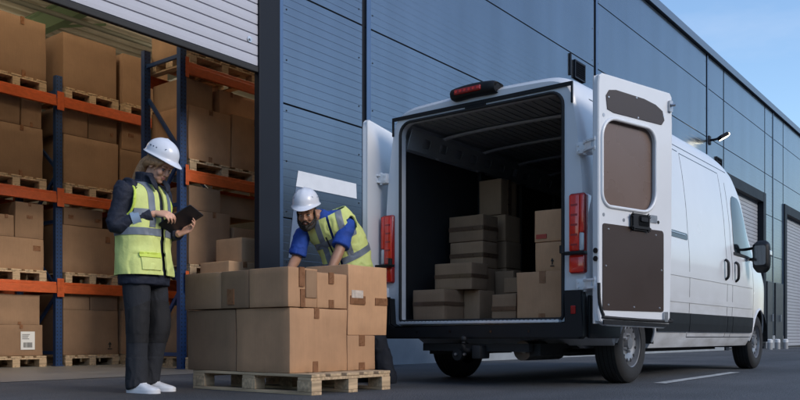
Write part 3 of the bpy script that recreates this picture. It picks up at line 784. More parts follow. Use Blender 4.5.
# ------------------------------------------------------------------ the van
VX, VY = 5.756, 3.663
van = empty('delivery_van', (VX, VY, 0), 'white high roof delivery van seen from behind with both rear doors folded open', 'van')
HZ = [(.26, .90), (.34, .965), (.44, 1.0), (.54, 1.012), (.70, 1.02), (.95, 1.025), (1.2, 1.022), (1.33, 1.012), (1.42, 1.004), (1.7, .985), (2.0, .950), (2.2, .918), (2.36, .885), (2.5, .84)]
def interp(T, x):
    if x <= T[0][0]: return T[0][1]
    for (a, b), (c, d) in zip(T, T[1:]):
        if x <= c: return b + (d - b) * (x - a) / (c - a)
    return T[-1][1]
TOP = [(0, 2.43), (.05, 2.47), (.2, 2.495), (.6, 2.505), (3.5, 2.505), (3.9, 2.47), (4.15, 2.39), (4.4, 2.24), (4.7, 1.98), (5.0, 1.70), (5.25, 1.46), (5.38, 1.37), (5.6, 1.27), (5.8, 1.14), (5.92, 1.0), (5.98, .84), (5.995, .7)]
WS = [(0, .965), (.025, .985), (.08, .998), (.2, 1.0), (4.5, 1.0), (5.0, .975), (5.3, .945), (5.6, .89), (5.8, .82), (5.92, .72), (5.98, .62), (5.995, .55)]
def sst(a, b, x): t = min(1, max(0, (x - a) / (b - a))); return t * t * (3 - 2 * t)
def Hv(z, u): return interp(HZ, z) * interp(WS, u) * (1 - .11 * sst(4.0, 5.3, u) * sst(1.0, 1.75, z))
def zbot(u): return .42 if u < .5 else (.30 if u > .62 else .42 - (u - .5))
us = [0, .012, .03, .06, .1, .16, .24] + [.34 + .12 * i for i in range(30)] + [3.95, 4.05, 4.15, 4.25, 4.35, 4.45, 4.55, 4.65, 4.75, 4.85, 4.95, 5.05, 5.15, 5.25, 5.32, 5.38, 5.46, 5.55, 5.65, 5.74, 5.82, 5.88, 5.93, 5.965, 5.985, 5.995]
us = sorted(set(round(u, 3) for u in us))
bm = NB(); rings = []
for u in us:
    top = interp(TOP, u); rc = min(.17, (top - .28) * .25); zt = top - rc - .03
    half = []
    NS = 22
    for i in range(NS + 1):
        z = zbot(u) + (zt - zbot(u)) * i / NS
        half.append((Hv(z, u), z))
    w = half[-1][0]; wi = w - min(.26, w * .45)
    dz = (half[-1][0] - half[-2][0]) / (half[-1][1] - half[-2][1])
    P0 = Vector((w, zt)); P1 = P0 + Vector((dz, 1)) * rc * .85; P3 = Vector((wi, top - .012)); P2 = P3 + Vector((1, -.06)) * (w - wi) * .55
    for i in range(1, 9):
        t = i / 8; p = P0 * (1 - t) ** 3 + P1 * 3 * t * (1 - t) ** 2 + P2 * 3 * t * t * (1 - t) + P3 * t ** 3; half.append((p.x, p.y))
    for i in range(1, 5):
        t = i / 5; half.append((wi * (1 - t), top - .012 + .014 * (1 - (1 - t) ** 2)))
    ring = [(-a, b) for a, b in half] + [(0, top + .002)] + [(a, b) for a, b in reversed(half)]
    rings.append([bm.verts.new((u, a, b)) for a, b in ring])
n = len(rings[0])
for a, b in zip(rings, rings[1:]):
    for j in range(n): bm.faces.new((a[j], a[(j + 1) % n], b[(j + 1) % n], b[j]))
bm.faces.new(rings[0]); bm.faces.new(rings[-1])
bmesh.ops.recalc_face_normals(bm, faces=bm.faces)
def cutter(build):
    b = NB(); build(b); bmesh.ops.recalc_face_normals(b, faces=b.faces)
    me = bpy.data.meshes.new('cut'); b.to_mesh(me); b.free(); o = bpy.data.objects.new('cut', me); COL.objects.link(o); return o
OPEN = rrect(-.795, .795, .535, 2.315, [.11, .11, .03, .03], 6)
def c_open(b): plate(b, OPEN, lambda a, c, t: Vector((t, a, c)), -.2, .2)
def c_cav(b): plate(b, rrect(-.86, .86, .525, 2.36, [.14, .14, .02, .02], 5), lambda a, c, t: Vector((t, a, c)), .07, 3.42)
WR, FW = 1.015, 5.05
def c_arch(x, s):
    def f(b):
        tube(b, [(x, s * .66, .34), (x, s * 1.2, .34)], [.40, .40], n=40, ref=(0, 0, 1)); 
    return f
def c_archbox(x, s): return lambda b: box(b, x - .398, x + .398, s * .662 if s > 0 else -1.2, 1.2 if s > 0 else s * .662, .1, .339)
cuts = [cutter(c_open), cutter(c_cav)] + [cutter(c_arch(x, s)) for x in (WR, FW) for s in (-1, 1)] + [cutter(c_archbox(x, s)) for x in (WR, FW) for s in (-1, 1)]
me = apply_mods(bm, [('BOOLEAN', dict(operation='DIFFERENCE', solver='EXACT', object=c)) for c in cuts] if False else [])
# boolean one after the other so each modifier keeps its own name
o = bpy.data.objects.new('tmp', me); COL.objects.link(o)
for i, c in enumerate(cuts):
    m = o.modifiers.new('b%d' % i, 'BOOLEAN'); m.operation = 'DIFFERENCE'; m.solver = 'EXACT'; m.object = c
bpy.context.view_layer.update()
me2 = bpy.data.meshes.new_from_object(o.evaluated_get(bpy.context.evaluated_depsgraph_get()))
bpy.data.objects.remove(o)
for c in cuts: bpy.data.objects.remove(c)
bodyo = mesh_obj('body', me2, M['paint'], van, smooth=28)

def vobj(name, bm, m, parent=van, smooth=None): return obj(name, bm, m, parent, smooth=smooth)
def side_patch(bm, side, rows, off=.004, depth=.012, nu=14, mi=0):
    """closed patch lying on the body side: rows of (z,u0,u1)"""
    F, B = [], []
    for z, u0, u1 in rows:
        f, b = [], []
        for i in range(nu + 1):
            u = u0 + (u1 - u0) * i / nu; v = Hv(z, u)
            f.append(bm.verts.new((u, side * (v + off), z))); b.append(bm.verts.new((u, side * (v + off - depth), z)))
        F.append(f); B.append(b)
    m = len(rows)
    for g in (F, B):
        for a, b in zip(g, g[1:]):
            for i in range(nu): bm.faces.new((a[i], a[i + 1], b[i + 1], b[i])).material_index = mi
    for i in range(nu):
        for k in (0, m - 1): bm.faces.new((F[k][i], F[k][i + 1], B[k][i + 1], B[k][i])).material_index = mi
    for k in range(m - 1):
        for i in (0, nu): bm.faces.new((F[k][i], F[k + 1][i], B[k + 1][i], B[k][i])).material_index = mi
def zrows(z0, z1, u0, u1, n=8): return [(z0 + (z1 - z0) * i / n, u0, u1) for i in range(n + 1)]
GAP = .0028
for s in (-1, 1):
    # moulding strips split at the door gaps
    for u0, u1 in ((1.44, 2.288), (2.302, 3.548), (3.562, 3.748), (3.762, 4.62)):
        bm = NB(); side_patch(bm, s, [(.452, u0 + .02, u1 - .01), (.462, u0, u1), (.53, u0, u1), (.60, u0, u1), (.622, u0, u1), (.632, u0 + .01, u1 - .01)], .016, .03, 10); vobj('moulding', bm, M['black_pl'])
    bm = NB(); side_patch(bm, s, [(.452, .12, .56), (.53, .10, .58), (.632, .10, .60)], .016, .03, 8); vobj('moulding', bm, M['black_pl'])
    # panel gaps as thin dark seams
    bm = NB()
    for u, z0, z1 in ((2.295, .40, 2.22), (3.555, .40, 2.22), (3.755, .40, 2.15)): side_patch(bm, s, zrows(z0, z1, u - GAP, u + GAP, 24), .0015, .006, 1)
    for z, u0, u1 in ((2.225, 2.3, 3.55), (.40, 2.3, 4.64), (2.235, .35, 2.25), (2.29, .25, 3.9)): side_patch(bm, s, [(z - .004, u0, u1), (z + .004, u0, u1)], .0015, .006, 30)
    side_patch(bm, s, zrows(.64, 1.30, 4.66 - GAP, 4.66 + GAP, 10), .0015, .006, 1)
    vobj('panel_seam', bm, M['black_gl'])
    # pressed swage lines
    for z0 in (.985, .735):
        bm = NB(); side_patch(bm, s, [(z0, .62, 4.60), (z0 + .014, .60, 4.62), (z0 + .05, .60, 4.62), (z0 + .056, .62, 4.60)], .0055, .012, 30); vobj('swage_line', bm, M['paint'], smooth=20)
    # slide rail
    if s < 0:
        bm = NB(); side_patch(bm, s, [(1.350, .75, 2.25), (1.362, .73, 2.27), (1.405, .73, 2.27), (1.415, .75, 2.25)], .004, .012, 20); r_ = vobj('slide_rail', bm, M['black_gl'])
        bm = NB(); side_patch(bm, s, [(1.3905, .76, 2.2), (1.402, .76, 2.2)], .009, .008, 20); vobj('rail_lip', bm, M['metal'], r_)
    # door handles
    for u in (3.47, 3.86):
        bm = NB(); v = Hv(1.14, u); tube(bm, [(u, s * (v + .004), 1.03), (u, s * (v + .035), 1.06), (u, s * (v + .04), 1.14), (u, s * (v + .035), 1.22), (u, s * (v + .004), 1.25)], [(.022, .014)] * 5, n=10, ref=(1, 0, 0), k=3); vobj('door_handle', bm, M['black_pl'], smooth=50)
    # cab window
    bm = NB(); side_patch(bm, s, [(1.37, 3.90, 4.86), (1.40, 3.87, 4.86), (1.6, 3.865, 4.72), (1.78, 3.88, 4.58), (1.93, 3.90, 4.42), (2.0, 3.94, 4.32), (2.03, 4.0, 4.24)], .004, .012, 14); vobj('window', bm, M['glass'], smooth=40)
    bm = NB(); side_patch(bm, s, [(1.335, 3.84, 4.90), (1.366, 3.84, 4.90)], .009, .02, 14); vobj('window_seal', bm, M['rubber'])
    # arch lips
    for x in (WR, FW):
        bm = NB(); pts = []
        for i in range(25):
            a = R(2 + 176 * i / 24); z = .34 + .405 * math.sin(a); u = x + .405 * math.cos(a); pts.append((u, s * (Hv(z, u) + .001), z))
        tube(bm, pts, [.014] * 25, n=8, ref=(0, 1, 0)); vobj('arch_lip', bm, M['paint'], smooth=60)
        bm = NB(); tube(bm, [(x, s * .655, .34), (x, s * .99, .34)], [.398, .398], n=36, ref=(0, 0, 1), cap=False); f = tube(bm, [(x, s * .655, .34), (x, s * .66, .34)], [.398, .398], n=36, ref=(0, 0, 1))
        bmesh.ops.delete(bm, geom=[v for v in bm.verts if v.co.z < .30], context='VERTS'); vobj('arch_liner', bm, M['under'])
    # mirror
    bm = NB(); y0 = s * .97
    for z in (1.34, 1.47): tube(bm, [(4.62, y0, z), (4.55, s * 1.06, z), (4.45, s * 1.11, z)], [.018, .016, .016], n=8, k=3)
    mr = vobj('side_mirror', bm, M['black_pl'], smooth=50)
    bm = NB(); tube(bm, [(4.40, s * 1.17, 1.195), (4.41, s * 1.17, 1.22), (4.42, s * 1.17, 1.36), (4.42, s * 1.165, 1.49), (4.41, s * 1.165, 1.52)], [(.06, .05), (.09, .08), (.095, .09), (.09, .08), (.05, .04)], n=18, ref=(0, 1, 0), k=3, sup=3.2); vobj('mirror_housing', bm, M['black_pl'], mr, smooth=60)
    bm = NB(); plate(bm, rrect(s * 1.17 - .066, s * 1.17 + .066, 1.245, 1.475, .03), lambda a, b, t: Vector((t, a, b)), 4.324, 4.338); vobj('mirror_glass', bm, M['mirror_gl'], mr)
    bm = NB(); box(bm, 4.40, 4.50, s * 1.256 - .012, s * 1.256 + .012, 1.36, 1.42, bev=.008); vobj('side_repeater', bm, M['clear_lens'], mr)
    # headlight
    bm = NB(); ell(bm, (5.66, s * .68, 1.02), (.20, .16, .13)); vobj('headlight', bm, M['clear_lens'], smooth=60)
# windscreen follows the sloping front
bm = NB(); F = []
for u in [4.34 + .09 * i for i in range(11)]:
    top = interp(TOP, u); w = Hv(top - .2, u) - .15; F.append([bm.verts.new((u + .006, w * (i / 6 - 1), top + .006 - .03 * abs(i / 6 - 1) ** 4)) for i in range(13)])
for a, b in zip(F, F[1:]):
    for i in range(12): bm.faces.new((a[i], a[i + 1], b[i + 1], b[i]))
r = bmesh.ops.extrude_face_region(bm, geom=list(bm.faces)); bmesh.ops.translate(bm, verts=[v for v in r['geom'] if isinstance(v, bmesh.types.BMVert)], vec=(-.012, 0, -.012)); vobj('windscreen', bm, M['glass'], smooth=50)
bm = NB(); box(bm, 5.955, 6.03, -.55, .55, .62, .86, bev=.03); vobj('grille', bm, M['black_pl'])
bm = NB(); box(bm, 5.70, 6.04, -.84, .84, .26, .60, bev=.06); vobj('front_bumper', bm, M['black_pl'])

# wheels
def wheel(x, s):
    t = bpy.data.objects.new('wheel', None); COL.objects.link(t); t.parent = van; t.location = (x, s * .845, .345); t.empty_display_size = .1
    T = .342
    bm = NB(); prof = [(-.105, .205), (-.112, .24), (-.112, .29), (-.10, T - .018), (-.085, T - .004), (-.05, T), (.05, T), (.085, T - .004), (.10, T - .018), (.112, .29), (.112, .24), (.105, .205)]
    n = 64; rg = []
    for i in range(n):
        a = 2 * math.pi * i / n; rg.append([bm.verts.new((r * math.cos(a), s * y, r * math.sin(a))) for y, r in prof])
    for i in range(n):
        for j in range(len(prof) - 1): bm.faces.new((rg[i][j], rg[i][j + 1], rg[(i + 1) % n][j + 1], rg[(i + 1) % n][j]))
    # tread: alternate blocks sunk between three ribs
    for i in range(n):
        for j, (y, r) in enumerate(prof):
            pass
    obj('tyre', bm, M['tyre'], t, smooth=35)
    bm = NB()
    for yy in (-.055, -.02, .02, .055):
        tube(bm, [((T + .0006) * math.cos(2 * math.pi * i / 48), s * yy, (T + .0006) * math.sin(2 * math.pi * i / 48)) for i in range(49)], [(.0015, .004)] * 49, n=4, ref=(0, 1, 0), cap=False)
    obj('tread_groove', bm, M['black_gl'], t)
    # steel rim with a ring of round holes
    bm = NB(); prof = [(.10, .212), (.095, .20), (.06, .192), (.02, .186), (.055, .17), (.075, .15), (.07, .12), (.052, .098), (.05, .06), (.088, .052), (.09, .0)]
    rg = []; n = 48
    for i in range(n):
        a = 2 * math.pi * i / n; rg.append([bm.verts.new((r * math.cos(a), s * y, r * math.sin(a))) for y, r in prof])
    for i in range(n):
        for j in range(len(prof) - 1): bm.faces.new((rg[i][j], rg[i][j + 1], rg[(i + 1) % n][j + 1], rg[(i + 1) % n][j]))
    bmesh.ops.remove_doubles(bm, verts=bm.verts, dist=1e-5)
    rim = obj('rim', bm, M['rim'], t, smooth=40)
    bm = NB()
    for i in range(12):
        a = 2 * math.pi * (i + .5) / 12; c = Vector((.150 * math.cos(a), s * .0735, .150 * math.sin(a))); tube(bm, [c, c + Vector((0, s * .0035, 0))], [(.017, .013)] * 2, n=12, ref=(math.cos(a), 0, math.sin(a)))
    obj('rim_hole', bm, M['dark_rec'], rim)
    bm = NB()
    for i in range(5):
        a = 2 * math.pi * i / 5; c = Vector((.075 * math.cos(a), s * .05, .075 * math.sin(a))); cyl(bm, c, c + Vector((0, s * .028, 0)), .012, n=8)
    obj('wheel_nut', bm, M['metal'], rim)
for x in (WR, FW):
    for s in (-1, 1): wheel(x, s)

# inner lining and cargo space
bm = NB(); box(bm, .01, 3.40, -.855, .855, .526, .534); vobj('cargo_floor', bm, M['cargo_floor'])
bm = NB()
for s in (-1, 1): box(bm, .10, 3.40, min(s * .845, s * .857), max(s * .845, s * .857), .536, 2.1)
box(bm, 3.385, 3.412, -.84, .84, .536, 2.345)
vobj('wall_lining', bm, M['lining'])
bm = NB(); box(bm, .10, 3.38, -.80, .80, 2.335, 2.352)
for i in range(20): box(bm, .15, 3.36, -.75 + i * .077, -.735 + i * .077, 2.328, 2.3345)
vobj('roof_lining', bm, M['lining_roof'])
for i in range(4):
    u = .62 + .72 * i
    bm = NB(); tube(bm, [(u, -.83, 2.10), (u, -.80, 2.22), (u, -.70, 2.295), (u, 0, 2.315), (u, .70, 2.295), (u, .80, 2.22), (u, .83, 2.10)], [(.035, .014)] * 7, n=8, ref=(1, 0, 0), k=5); vobj('roof_bow', bm, M['bow'], smooth=50)
for s in (-1, 1):
    bm = NB(); holes = [rrect(.30 + .27 * i, .42 + .27 * i, 2.155, 2.235, .02, 3) for i in range(11)]
    plate(bm, [(.10, 2.11), (3.36, 2.11), (3.36, 2.28), (.10, 2.28)], lambda a, b, t: Vector((a, s * (.80 - (b - 2.11) * .35 + t), b)), 0, .008, holes); vobj('roof_rail', bm, M['lining_roof'])
    bm = NB(); box(bm, .55, 1.48, min(s * .70, s * .844), max(s * .70, s * .844), .536, .80, bev=.03); vobj('wheel_box', bm, M['lining'])
    for u in (1.35, 2.2, 3.0):
        bm = NB(); box(bm, u, u + .09, min(s * .80, s * .844), max(s * .80, s * .844), .81, 2.1, bev=.01); vobj('wall_post', bm, M['lining'])
# rear frame: inner black seal, gutter, sill
bm = NB(); pts = [(a * 1.004, b) for a, b in rrect(-.797, .797, .54, 2.317, [.11, .11, .03, .03], 6)]
pts = pts[:14 + 1] if False else pts
tube(bm, [(-.004, a, b) for a, b in pts + pts[:1]], [.014] * (len(pts) + 1), n=8, ref=(1, 0, 0)); vobj('door_seal', bm, M['rubber'], smooth=60)
bm = NB(); plate(bm, [(-.885, 2.21), (-.885, 2.375), (.885, 2.375), (.885, 2.21), (.872, 2.21), (.872, 2.345), (-.872, 2.345), (-.872, 2.21)], lambda a, b, t: Vector((t, a, b)), -.016, .002); vobj('rain_channel', bm, M['black_pl'])
bm = NB(); box(bm, -.02, .004, -.1, .1, 2.325, 2.342, bev=.003); vobj('latch_striker', bm, M['black_pl'])
bm = NB(); box(bm, -.055, .06, -.79, .79, .512, .5345, bev=.004)
for i in range(40): box(bm, -.03, -.005, -.77 + i * .039, -.752 + i * .039, .5342, .538)
vobj('sill_plate', bm, M['alu'])
# bumper
bm = NB(); plate(bm, [(-.97, .385), (-1.0, .41), (-1.0, .70), (-.985, .745), (-.865, .745), (-.85, .52), (-.80, .495), (.80, .495), (.85, .52), (.865, .745), (.985, .745), (1.0, .70), (1.0, .41), (.97, .385)], lambda a, b, t: Vector((t, a, b)), -.09, .012)
bmesh.ops.bevel(bm, geom=[e for e in bm.edges if e.calc_face_angle(0) > .6], offset=.012, segments=2, affect='EDGES')
for s in (-1, 1): box(bm, .013, .60, min(s * .99, s * 1.022), max(s * .99, s * 1.022), .39, .72, bev=.012)
bp = vobj('rear_bumper', bm, M['black_pl'], smooth=40)
for s in (-1, 1):
    bm = NB(); box(bm, -.1, -.088, s * .93 - .02, s * .93 + .02, .575, .64, bev=.006); vobj('reflector', bm, M['red_dark'], bp)
for v in (-.55, -.2, .2, .55):
    bm = NB(); cyl(bm, (-.094, v, .445), (-.088, v, .445), .011, n=12); vobj('parking_sensor', bm, M['black_gl'], bp)
# rear lamps
for s in (-1, 1):
    bm = NB(); box(bm, -.035, .10, min(s * .865, s * .997), max(s * .865, s * .997), .885, 1.505, bev=.02, seg=3); tl = vobj('tail_light', bm, M['red_dark'], smooth=40)
    def lens(z0, z1, a0, a1, m, d=.044):
        b = NB(); box(b, -d, -.034, min(s * a0, s * a1), max(s * a0, s * a1), z0, z1, bev=.009, seg=3); return vobj('lens', b, M[m], tl, smooth=40)
    lens(1.06, 1.49, .872, .955, 'red_lens'); lens(1.20, 1.49, .957, .992, 'red_lens'); lens(1.06, 1.195, .957, .992, 'clear_lens'); lens(.895, 1.025, .872, .992, 'red_lens')
    for k in range(5):
        b = NB(); box(b, -.046, -.0435, min(s * .885, s * .94), max(s * .885, s * .94), 1.10 + k * .076, 1.115 + k * .076); vobj('lens_rib', b, M['red_dark'], tl)
    # check strap
    b = NB(); box(b, -.10, -.036, min(s * .84, s * 1.02), max(s * .84, s * 1.02), 1.028, 1.052, bev=.005); cyl(b, (-.10, s * .84, 1.04), (-.10, s * .84, 1.10), .02, n=10); vobj('check_strap', b, M['black_pl'])
    # hinges on the body
    for z in (.80, 1.84):
        b = NB(); box(b, -.05, .06, min(s * .93, s * 1.035), max(s * .93, s * 1.035), z - .045, z + .045, bev=.01)
        for q in (-.03, .03): bar(b, (-.03, s * .99, z + q), (-.10, s * 1.06, z + q), .03, .016); bar(b, (-.10, s * 1.055, z + q), (-.128, s * 1.13, z + q), .026, .016)
        bar(b, (-.07, s * 1.02, z), (-.115, s * 1.09, z), .014, .05)
        cyl(b, (-.03, s * 1.0, z - .055), (-.03, s * 1.0, z + .055), .016, n=10); cyl(b, (-.125, s * 1.12, z - .05), (-.125, s * 1.12, z + .05), .010, n=10)
        for q in (-.02, .02): cyl(b, (-.056, s * .95, z + q), (-.048, s * .95, z + q), .009, n=8)
        vobj('hinge', b, M['paint_in'], smooth=40)
# high brake lamp
bm = NB(); tube(bm, [(.0, -.215, 2.455), (.0, -.20, 2.455), (.0, 0, 2.465), (.0, .20, 2.455), (.0, .215, 2.455)], [(.02, .03), (.05, .08), (.055, .085), (.05, .08), (.02, .03)], n=14, ref=(0, 0, 1), k=4, sup=3)
hb = vobj('brake_light', bm, M['black_pl'], smooth=50)
bm = NB(); box(bm, -.095, -.06, -.10, .165, 2.435, 2.482, bev=.012); l_ = vobj('lens', bm, M['red_dark'], hb)
for i in range(6):
    bm = NB(); cyl(bm, (-.0985, -.075 + i * .043, 2.459), (-.094, -.075 + i * .043, 2.459), .012, n=10); vobj('light_bulb', bm, M['red_lens'], hb)
# underside
bm = NB(); box(bm, .62, 5.6, -.62, .62, .305, .40); box(bm, .05, .618, -.80, .80, .40, .418); box(bm, .1, 4.7, -.55, -.45, .25, .345); box(bm, .1, 4.7, .45, .55, .25, .345); vobj('underbody', bm, M['under'])
bm = NB(); cyl(bm, (WR, -.76, .33), (WR, .76, .33), .055, n=14); box(bm, WR - .5, WR + .5, -.60, -.53, .24, .275); box(bm, WR - .5, WR + .5, .53, .60, .24, .275); vobj('rear_axle', bm, M['under'], smooth=40)
bm = NB(); cyl(bm, (.25, -.30, .285), (.85, -.32, .285), .085, n=16); cyl(bm, (.06, -.42, .30), (.3, -.36, .29), .03, n=12); vobj('exhaust', bm, M['exhaust'], smooth=40)
bm = NB(); box(bm, .0, .07, -.5, .55, .28, .345); box(bm, -.10, .06, -.10, -.02, .22, .33, bev=.01); cyl(bm, (-.03, .17, .25), (.02, .17, .25), .05, n=16)
tube(bm, [(-.04, .02, .29), (-.13, .02, .29), (-.16, .02, .32), (-.16, .02, .36)], [.018] * 4, n=10, k=3); ell(bm, (-.16, .02, .385), (.025, .025, .025)); tb = vobj('tow_bar', bm, M['under'], smooth=40)
for v in (-.04, .08, .17):
    bm = NB(); cyl(bm, (-.06, v, .255), (-.04, v, .255), .012, n=8); vobj('bolt', bm, M['metal'], tb)
bm = NB(); cyl(bm, (1.5, 0, .25), (1.5, 0, .33), .30, n=24); vobj('spare_wheel', bm, M['tyre'], smooth=40)
# rear doors, folded back along the van's sides
def rear_door(s, hinge, dirv):
    """local a along the door from its hinge edge, t out of its inner face"""
    e = Vector((dirv[0], dirv[1], 0)).normalized(); nrm = Vector((e.y, -e.x, 0)) * (1 if s < 0 else -1)
    H0 = Vector((hinge[0], hinge[1], 0))
    P = lambda a, z, t: H0 + e * a + nrm * t + Vector((0, 0, z))
    outline = [(.0, .60), (.02, .52), (.10, .485), (.82, .47), (.885, .49), (.90, .55), (.925, 1.2), (.925, 2.12), (.925, 2.335), (.90, 2.365), (.05, 2.36), (.012, 2.335), (0, 2.28)]
    win = rrect(.038, .705, 1.375, 2.04, [.12, .16, .10, .17], 7)
    upp = [(.085, 2.20), (.12, 2.245), (.20, 2.26), (.55, 2.255), (.70, 2.235), (.79, 2.20), (.815, 2.13), (.78, 2.09), (.18, 2.085), (.10, 2.10)]
    low = rrect(.045, .805, .60, 1.245, [.03, .02, .02, .02], 4)
    bm = NB(); plate(bm, outline, P, -.05, 0, [win])
    bmesh.ops.bevel(bm, geom=[q for q in bm.edges if q.calc_face_angle(0) > .7], offset=.006, segments=2, affect='EDGES')
    d = vobj('rear_door', bm, M['paint_in'], smooth=30)
    # curved outer skin, wider at the hinge side
    bm = NB(); rg = []
    for a in [0 + .925 * i / 12 for i in range(13)]:
        col = []
        for i in range(13):
            z = .50 + (2.34 - .50) * i / 12; bulge = .045 * (1 - (2 * i / 12 - 1) ** 4) * (1 - (2 * a / .925 - 1) ** 6)
            col.append(bm.verts.new(P(a, z, -.052 - bulge)))
        rg.append(col)
    for a, b in zip(rg, rg[1:]):
        for i in range(12): bm.faces.new((a[i], a[i + 1], b[i + 1], b[i]))
    bmesh.ops.recalc_face_normals(bm, faces=bm.faces)
    rr_ = bmesh.ops.extrude_face_region(bm, geom=list(bm.faces)); bmesh.ops.translate(bm, verts=[v for v in rr_['geom'] if isinstance(v, bmesh.types.BMVert)], vec=nrm * .012)
    vobj('outer_skin', bm, M['paint'], d, smooth=50)
    # rounded rim round the window board
    bm = NB(); c = win + win[:1]; tube(bm, [P(a, z, .002) for a, z in c], [.014] * len(c), n=8, ref=nrm, cap=False); vobj('window_rim', bm, M['paint_in'], d, smooth=60)
    bm = NB(); plate(bm, rrect(.022, .72, 1.36, 2.055, .12, 6), P, -.045, -.028); vobj('window_board', bm, M['ply_gl'], d)
    bm = NB(); plate(bm, upp, P, .001, .006); vobj('upper_board', bm, M['ply'], d)
    bm = NB(); plate(bm, low, P, .001, .006); lb = vobj('lower_board', bm, M['ply'], d)
    for a, z in ((.11, 2.19), (.45, 2.245), (.80, 2.16), (.47, 2.095), (.11, 1.205), (.70, 1.205), (.08, .93), (.775, .93), (.11, .64), (.42, .63), (.75, .63)):
        bm = NB(); tube(bm, [P(a, z, .006), P(a, z, .011)], [.008, .006], n=8); vobj('screw', bm, M['screw'], d)
    for a, z in ((.06, 2.05), (.55, 1.32), (.06, 1.31), (.74, 1.31), (.30, 1.29)):
        bm = NB(); tube(bm, [P(a, z, .0005), P(a, z, .002)], [.014, .014], n=12); vobj('plug', bm, M['black_pl'] if a > .7 else M['metal'], d)
    # latch
    bm = NB(); plate(bm, rrect(.365, .595, 1.222, 1.35, .03), P, .001, .034); bmesh.ops.bevel(bm, geom=[q for q in bm.edges if q.calc_face_angle(0) > .9], offset=.012, segments=2, affect='EDGES')
    la = vobj('latch', bm, M['black_pl'], d, smooth=40)
    bm = NB(); plate(bm, rrect(.44, .57, 1.255, 1.335, .015), P, .0342, .036); vobj('latch_recess', bm, M['black_gl'], la)
    bm = NB(); plate(bm, rrect(.46, .545, 1.29, 1.325, .01), P, .0362, .046); vobj('handle', bm, M['black_pl'], la)
    bm = NB(); plate(bm, rrect(.635, .72, 1.30, 1.36, .006), P, .001, .006); vobj('lock_plate', bm, M['metal'], d)
    # bottom seal and edge, top lock
    bm = NB(); c = [P(.0, .80, .004), P(.008, .66, .004), P(.05, .565, .006), P(.12, .545, .006), P(.86, .525, .006), P(.885, .54, .006)]; tube(bm, c, [.012] * 6, n=8, ref=nrm, k=4); vobj('door_seal', bm, M['rubber'], d, smooth=60)
    bm = NB(); plate(bm, [(.05, .495), (.85, .480), (.87, .505), (.05, .53)], P, .001, .012); vobj('bottom_trim', bm, M['black_pl'], d)
    bm = NB(); plate(bm, rrect(.87, .91, 2.21, 2.30, .008), P, .001, .02); box_ = [P(.88, 2.26, .02), P(.90, 2.26, .05)]; tube(bm, box_, [.012, .012], n=8); vobj('top_lock', bm, M['metal'], d)
    bm = NB(); plate(bm, rrect(.80, .845, .52, .60, .006), P, .001, .02); vobj('bottom_lock', bm, M['metal'], d)
    bm = NB()
    for z in (.98, 1.04): tube(bm, [P(-.004, z, -.02), P(-.004, z, -.02) - e * .01], [.02, .02], n=10)
    vobj('edge_buffer', bm, M['black_pl'], d)
rear_door(-1, (5.62 - VX, 2.51 - VY), (.968, -.25))
rear_door(1, (5.545 - VX, 4.735 - VY), (.965, .262))

# boxes in the van
GV = 'boxes loaded in the van'
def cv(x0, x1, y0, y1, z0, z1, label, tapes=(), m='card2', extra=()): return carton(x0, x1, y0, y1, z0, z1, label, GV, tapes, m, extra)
HB = lambda v0=.50, v1=.62: ('x', 0, 1, v0, v1, 'tape_dark'); HBY = lambda v0=.50, v1=.62: ('y', 0, 1, v0, v1, 'tape_dark')
cv(5.90, 6.22, 4.09, 4.43, .538, .825, 'low box at the far left by the van sill with a tape band round it', [HB(), HBY()])
cv(6.10, 6.38, 3.93, 4.33, .83, 1.07, 'box resting across the far left sill box in the van, tape band halfway up', [HB(.44, .58), HBY(.44, .58)])
cv(6.235, 6.50, 3.93, 4.42, .538, .826, 'box on the van floor supporting the banded box, right of the far left sill box')
cv(6.45, 6.72, 4.03, 4.42, .538, 1.05, 'tall box hidden behind the banded boxes in the van').location.x += .07
cv(6.45, 6.72, 4.03, 4.40, 1.055, 1.30, 'lower one of two equal banded boxes stacked left of centre in the van', [HB(.40, .56), HBY(.40, .56)])
cv(6.45, 6.72, 4.03, 4.41, 1.305, 1.55, 'upper one of two equal banded boxes stacked left of centre in the van', [HB(.42, .58), HBY(.42, .58)])
cv(6.85, 7.16, 4.07, 4.32, 1.60, 1.95, 'highest box in the van, plain, on top of the rear column', [('y', .4, .62, 0, 1.0, 'tape_dark')])
cv(6.86, 7.16, 4.02, 4.36, .538, 1.07, 'bottom box of the rear column in the van')
cv(6.86, 7.15, 4.02, 4.34, 1.075, 1.335, 'middle box of the rear column in the van')
cv(6.86, 7.16, 4.03, 4.35, 1.34, 1.595, 'box under the highest one in the van')
cv(6.02, 6.36, 3.43, 3.67, .538, .765, 'low banded box on the van floor left of the big labelled box', [HB(.38, .55)])
cv(6.45, 6.78, 3.55, 3.80, .538, .80, 'box on the van floor behind the low banded box')
cv(6.45, 6.75, 3.58, 3.80, .805, .94, 'flat box peeping over the low banded box in the van')
cv(6.62, 6.92, 3.80, 4.0, .538, 1.02, 'slim upright box at the back between the two stacks in the van', [('y', .4, .6, .8, 1.0, 'tape_dark')])
b10 = cv(5.95, 6.42, 2.90, 3.385, .538, .935, 'big box at the right of the van sill with a small white label', [('x', .44, .56, .76, 1.0), ('x', .45, .57, 0, .14)], 'card', [('x', .03, .13, .76, .94, .001, 'shipping_label', 'paper')])
v11 = cv(6.08, 6.5, 2.90, 3.28, .94, 1.19, 'middle box of the right stack in the van with a black upward arrow', [], 'card')
